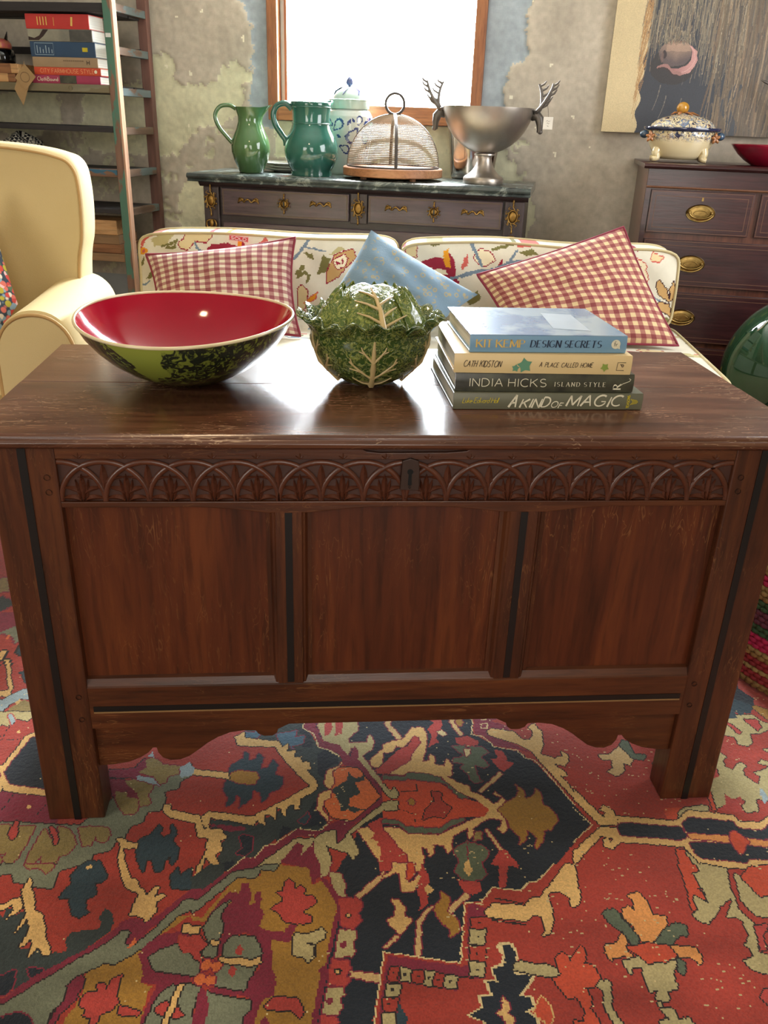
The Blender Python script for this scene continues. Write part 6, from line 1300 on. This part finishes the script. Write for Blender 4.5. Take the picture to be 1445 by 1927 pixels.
# ------------------------------------------------------------------ woven basket
bk_=thing('woven_basket','striped straw basket on the rug beside the right end of the chest','basket',(1.018,.415,.0095))
BC={k:plain('straw '+k,v,.7,c2=tuple(x*.75 for x in v),scale=90,bump=.5,bscale=160) for k,v in dict(natural=(.66,.55,.33),tan=(.58,.44,.24),pink=(.74,.12,.32),red=(.58,.14,.16),green=(.22,.34,.20),plum=(.40,.18,.24)).items()}
rows=['tan','tan','red','red','natural','red','red','tan','natural','pink','pink','pink','green','green','plum','plum','plum','green','green','tan','natural','natural','pink','pink','natural','natural','natural','tan','natural','natural','red','natural']
mesh0={}
for i,k in enumerate(rows):
    z=.006+i*.0115; r=.196+.012*math.sin(i/len(rows)*PI)
    if i==0: r=.188
    P=[((r+.0022*math.cos(70*a+PI*(i%2)))*math.cos(a),(r+.0022*math.cos(70*a+PI*(i%2)))*math.sin(a),z) for a in [2*PI*j/280 for j in range(280)]]
    G().tube(P,.0064,5,closed=True).o('woven_row',BC[k],bk_,smooth=80)
G().lathe([(.0005,.003),(.19,.003),(.19,.008),(.0005,.008)],40).o('basket_bottom',BC['tan'],bk_)
# ------------------------------------------------------------------ ladder shelf of old painted timber
def oldwood(name,base,paintc=None,amt=.5,axis='Z'):
    t=NT(name); t.set(Roughness=.75); v=t.coords('Object',{'Z':(20,20,2),'X':(2,20,20),'Y':(20,2,20)}[axis]); n=t.noise(v,2,5,.6); c=t.ramp(n,((.3,tuple(x*.55 for x in lin(base))+(1,)),(.65,rgba(base))))
    if paintc:
        p=t.ramp(t.noise(t.coords('Object',{'Z':(9,9,3),'X':(3,9,9),'Y':(9,3,9)}[axis]),1.6,4,.6),((amt-.02,(0,0,0,1)),(amt+.02,(1,1,1,1)))); c=t.mix(p,c,rgba(paintc))
    t.col(c); t.bump(n,.35,.002); return t.m
m_up=oldwood('upright green paint',(.50,.37,.30),(.30,.44,.37),.46); m_up2=oldwood('upright red brown',(.46,.32,.28)); m_edge=oldwood('raw timber edge',(.80,.62,.50)); m_sd=oldwood('dark slat',(.19,.17,.17),axis='X'); m_sg=oldwood('grey slat',(.50,.47,.38),(.44,.40,.30),.5,'X'); m_sb=oldwood('blue flecked slat',(.48,.35,.26),(.20,.36,.44),.52,'X'); m_rg=oldwood('rung',(.42,.33,.26),(.33,.38,.38),.55,'Y'); m_sw=oldwood('pale slat',(.56,.43,.30),axis='X')
sh=thing('ladder_shelf','tall open shelf of old painted timber with ladder ends, against the plaster wall','shelf',tuple(RO),-TH)
SX0,SX1=-2.45,-1.07
for x in (SX0,SX1-.045):
    u=G().box(x,x+.036,.185,.225,0,1.95).o('upright',m_up,sh,bevel=.002); G().box(x+.0362,x+.045,.187,.222,0,1.95).o('upright_edge',m_edge,u)
    G().box(x-.012,x+.033,.535,.575,0,1.95).o('upright',m_up2,sh,bevel=.002)
    for z in (.50,.712,.882,1.062,1.222,1.385,1.55): G().box(x+.002,x+.03,.226,.534,z-.02,z+.012).o('rung',m_rg,sh,bevel=.002)
for z,mf,mb,th in ((.517,m_sw,m_sd,.034),(.722,m_sd,m_sd,.02),(.892,m_sb,m_sd,.03),(1.072,m_sd,m_sd,.022),(1.242,m_sg,m_sd,.032),(1.556,m_sd,m_sd,.035)):
    G().box(SX0+.04,SX1-.047,.188,.30,z-th,z).o('shelf_slat',mf,sh,bevel=.002); G().box(SX0+.04,SX1-.047,.315,.42,z-th,z).o('shelf_slat',mb,sh,bevel=.002); G().box(SX0+.04,SX1-.047,.432,.533,z-th,z).o('shelf_slat',mb,sh,bevel=.002)
G().box(SX0+.04,SX1-.047,.52,.534,1.375,1.405).o('back_rail',m_sd,sh)
G().lathe([(.0005,-.001),(.009,-.001),(.009,.002)],12).o('knot',m_peg,sh,loc=(-1.303,.1885,1.226),rot=(PI/2,0,0))
# books on the shelf
Z=1.2425; hts=(.034,.031,.040,.060,.048,.058)
specs=[('crimson book at the bottom of the shelf stack with a black band',(-1.492,-1.163),plain('crimson cloth',(.62,.20,.32),.6)),('orange-red book with pale title in the shelf stack',(-1.478,-1.158),plain('orange jacket',(.78,.29,.18),.45)),('beige book in the middle of the shelf stack',(-1.480,-1.168),plain('beige cloth',(.62,.52,.40),.7)),('navy blue book in the shelf stack with a framed title',(-1.484,-1.174),plain('navy cloth',(.17,.27,.38),.6)),('grey and white photographic book in the shelf stack',(-1.488,-1.182),plain('grey photo jacket',(.62,.60,.52),.4,c2=(.40,.39,.36),scale=9)),('bright red book on top of the shelf stack',(-1.492,-1.192),plain('red cloth',(.74,.20,.18),.55))]
for k,((lab,(a,b_),mt),hh) in enumerate(zip(specs,hts)):
    b,s,w,d,h=book('shelf_book',lab,a,b_,.20,.335,Z,Z+hh-.0006,0.0,mt,group='books stacked on the ladder shelf',over=.003,room=True); Z+=hh; Yb=-d-.0022
    if k==0:
        put_text('title_lettering','CLothBound'.replace('CL','Cl'),s,m_ivory,-w+.025,Yb,.010,.015,weight=.14,width=.1); G().box(-w+.135,-w+.215,-d-.0024,-d-.0008,.0012,h-.0012).o('black_band',m_b2,s)
    if k==1: put_text('title_lettering','CITY FARMHOUSE STYLE',s,plain('peach lettering',(.88,.60,.42),.6),-w+.03,Yb,.008,.016,weight=.13,width=.26,word=.4); G().lathe([(.0005,0),(.007,.0)],16).o('publisher_emblem',m_ivory,s,loc=(w-.022,Yb,.0155),rot=(PI/2,0,0))
    if k==2: g=G(); [ribbon(g,[(x_,.012),(x_,.028)],.003) for x_ in (0,.012)]; ribbon(g,[(0,.02),(.012,.02)],.003); g.o('publisher_emblem',m_blk,s,loc=(w-.05,Yb,0),fix=False); g=G(); [ribbon(g,[(i*.009,.026),(i*.009+.006,.026)],.005) for i in range(11)]; g.o('title_lettering',plain('brown print',(.45,.36,.27),.6),s,loc=(-w+.15,Yb,0),fix=False)
    if k==3:
        g=G(); ribbon(g,[(0,0),(.09,0),(.09,.045),(0,.045),(0,0)],.002); [ribbon(g,[(.012+.014*i,.006),(.012+.014*i,.006+.03*(1-.25*(i%3)))],.0035) for i in range(6)]; g.o('title_lettering',plain('pale blue print',(.62,.70,.74),.6),s,loc=(-w+.022,Yb,.008),fix=False); G().box(w-.06,w-.035,-d-.0022,-d-.0008,.022,.038).o('publisher_emblem',m_yel,s)
    if k==4: G().box(-w+.2,w-.002,-d-.0022,-d-.0008,.002,h-.002).o('jacket_photo',plain('dark jacket photo',(.33,.32,.30),.4,c2=(.22,.22,.21),scale=30),s); G().prism([(-w+.002,.004),(-w+.05,.004),(-w+.075,.02),(-w+.1,h-.002),(-w+.075,h-.002),(-w+.055,.022),(-w+.03,.012),(-w+.002,.018)],'y',-d-.0022,-d-.0008).o('jacket_silhouette',m_blk,s)
    if k==5: g=G(); [ribbon(g,[(.048+.014*i,.014),(.048+.014*i,.046)],.0045) for i in range(4)]; ribbon(g,[(.125,.012),(.125,.044)],.0022); ribbon(g,[(.208,.012),(.212,.046)],.009); g.o('title_lettering',m_gold,s,loc=(-w+.01,Yb,0),fix=False)
# chopping boards with tag, black cat jug
m_c1=wood('end grain board','a8784c','c79560','dab07c','X',.5); m_c2=wood('walnut board','6a4028','8a5a38','a8764c','X',.5)
for lab,z0,z1,mt,xx in (('walnut chopping board under the maple one on the ladder shelf',1.2430,1.2765,m_c2,-1.572),('maple chopping board with a card tag on the ladder shelf',1.2770,1.3165,m_c1,-1.552)):
    cb_=rthing('chopping_board',lab,'board',xx-.2,.30,z0); G().box(-.2,.2,-.11,.11,0,z1-z0).o('board_plank',mt,cb_,bevel=.003); G().box(.10,.165,-.1104,.1101,.0005,z1-z0+.0004).o('contrast_strip',m_c1 if mt is m_c2 else m_c2,cb_)
ct_=rthing('card_tag','folded brown card tag hanging off the maple chopping board','tag',-1.515,.165,1.215)
m_card=plain('brown card',(.66,.53,.36),.8)
G().prism([(-.04,.045),(.015,.10),(.062,.05),(.005,-.005)],'y',-.003,-.0015).o('tag_front',m_card,ct_); G().prism([(-.052,.0),(-.02,.062),(.022,.015),(-.018,-.066)],'y',.0,.0015).o('tag_back',m_card,ct_); G().tube([(.01+.022*math.cos(a),-.0035,.048+.02*math.sin(a)) for a in [2*PI*k/20 for k in range(20)]],.0012,4,closed=True).o('tag_stamp',plain('stamp ink',(.45,.35,.24),.8),ct_); G().tube([(.01,-.002,.094),(.005,.012,.11),(-.01,.03,.103)],.001,5).o('tag_string',m_card,ct_)
cj=rthing('cat_jug','glossy black cat-shaped jug with pink painted crown on the chopping boards','jug',-1.705,.30,1.3175)
m_bk=plain('black glaze',(.03,.035,.05),.12,coat=.5); m_pk=plain('pink glaze',(.72,.20,.40),.3,c2=(.80,.60,.35),scale=60)
G().lathe([(.0005,0),(.062,0),(.066,.01),(.068,.035),(.06,.058),(.05,.064),(.0005,.064)],32).o('jug_body',m_bk,cj,smooth=60); G().lathe([(.052,.064),(.056,.068),(.055,.085),(.042,.102),(.0005,.108)],32).o('pink_crown',m_pk,cj,smooth=60)
for s in (1,-1): G().tube([(s*.036,0,.088),(s*.044,0,.112),(s*.052,0,.134)],[.014,.009,.001],6,flat=.6).o('ear',m_bk,cj,smooth=70)
t=NT('checked cloth'); t.set(Roughness=.9); ck=t.n('ShaderNodeTexChecker'); ck.inputs['Scale'].default_value=75; ck.inputs['Color1'].default_value=rgba((.78,.76,.70)); ck.inputs['Color2'].default_value=rgba((.08,.08,.11)); t.c(t.coords(),ck.inputs['Vector']); t.c(ck.outputs[0],t.b.inputs['Base Color'])
def blob(x,y,z,a,r): k=1+.12*math.sin(5*a+z*60)+.08*math.sin(9*a-z*40); return (x*k,y*k,z*(1+.1*math.sin(3*a)))
cl=G().lathe([(.0005,0),(.10,0),(.115,.026),(.11,.058),(.085,.096),(.05,.120),(.02,.132),(.0005,.134)],36,fn=blob).o('cloth_bundle',t.m,None,smooth=80,loc=tuple(r2w(-1.68,.33,.8925)),rot=(0,0,-TH)); tag(cl,'crumpled black and white checked cloth on the ladder shelf','cloth')
for k,(lab,x0,x1,z0,z1) in enumerate((('bottom plank of the small timber stack on the lowest visible shelf',-1.36,-1.145,.5175,.558),('middle plank of the small timber stack on the lowest visible shelf',-1.37,-1.155,.5585,.600),('top plank of the small timber stack on the lowest visible shelf',-1.365,-1.165,.6005,.668))):
    o=G().box(-(x1-x0)/2,(x1-x0)/2,-.10,.10,0,z1-z0).o('timber_plank',(m_c2,m_sw,m_c1)[k],None,bevel=.003,loc=tuple(r2w((x0+x1)/2,.31,z0)),rot=(0,0,-TH+.03*k)); tag(o,lab,'plank','timber planks on the shelf')
st_=rthing('shelf_label','tiny white paper label stuck to the green shelf upright','label',-1.098,.1842,1.435); G().box(-.012,.012,-.0006,.0006,-.008,.008).o('label_paper',m_wht,st_)
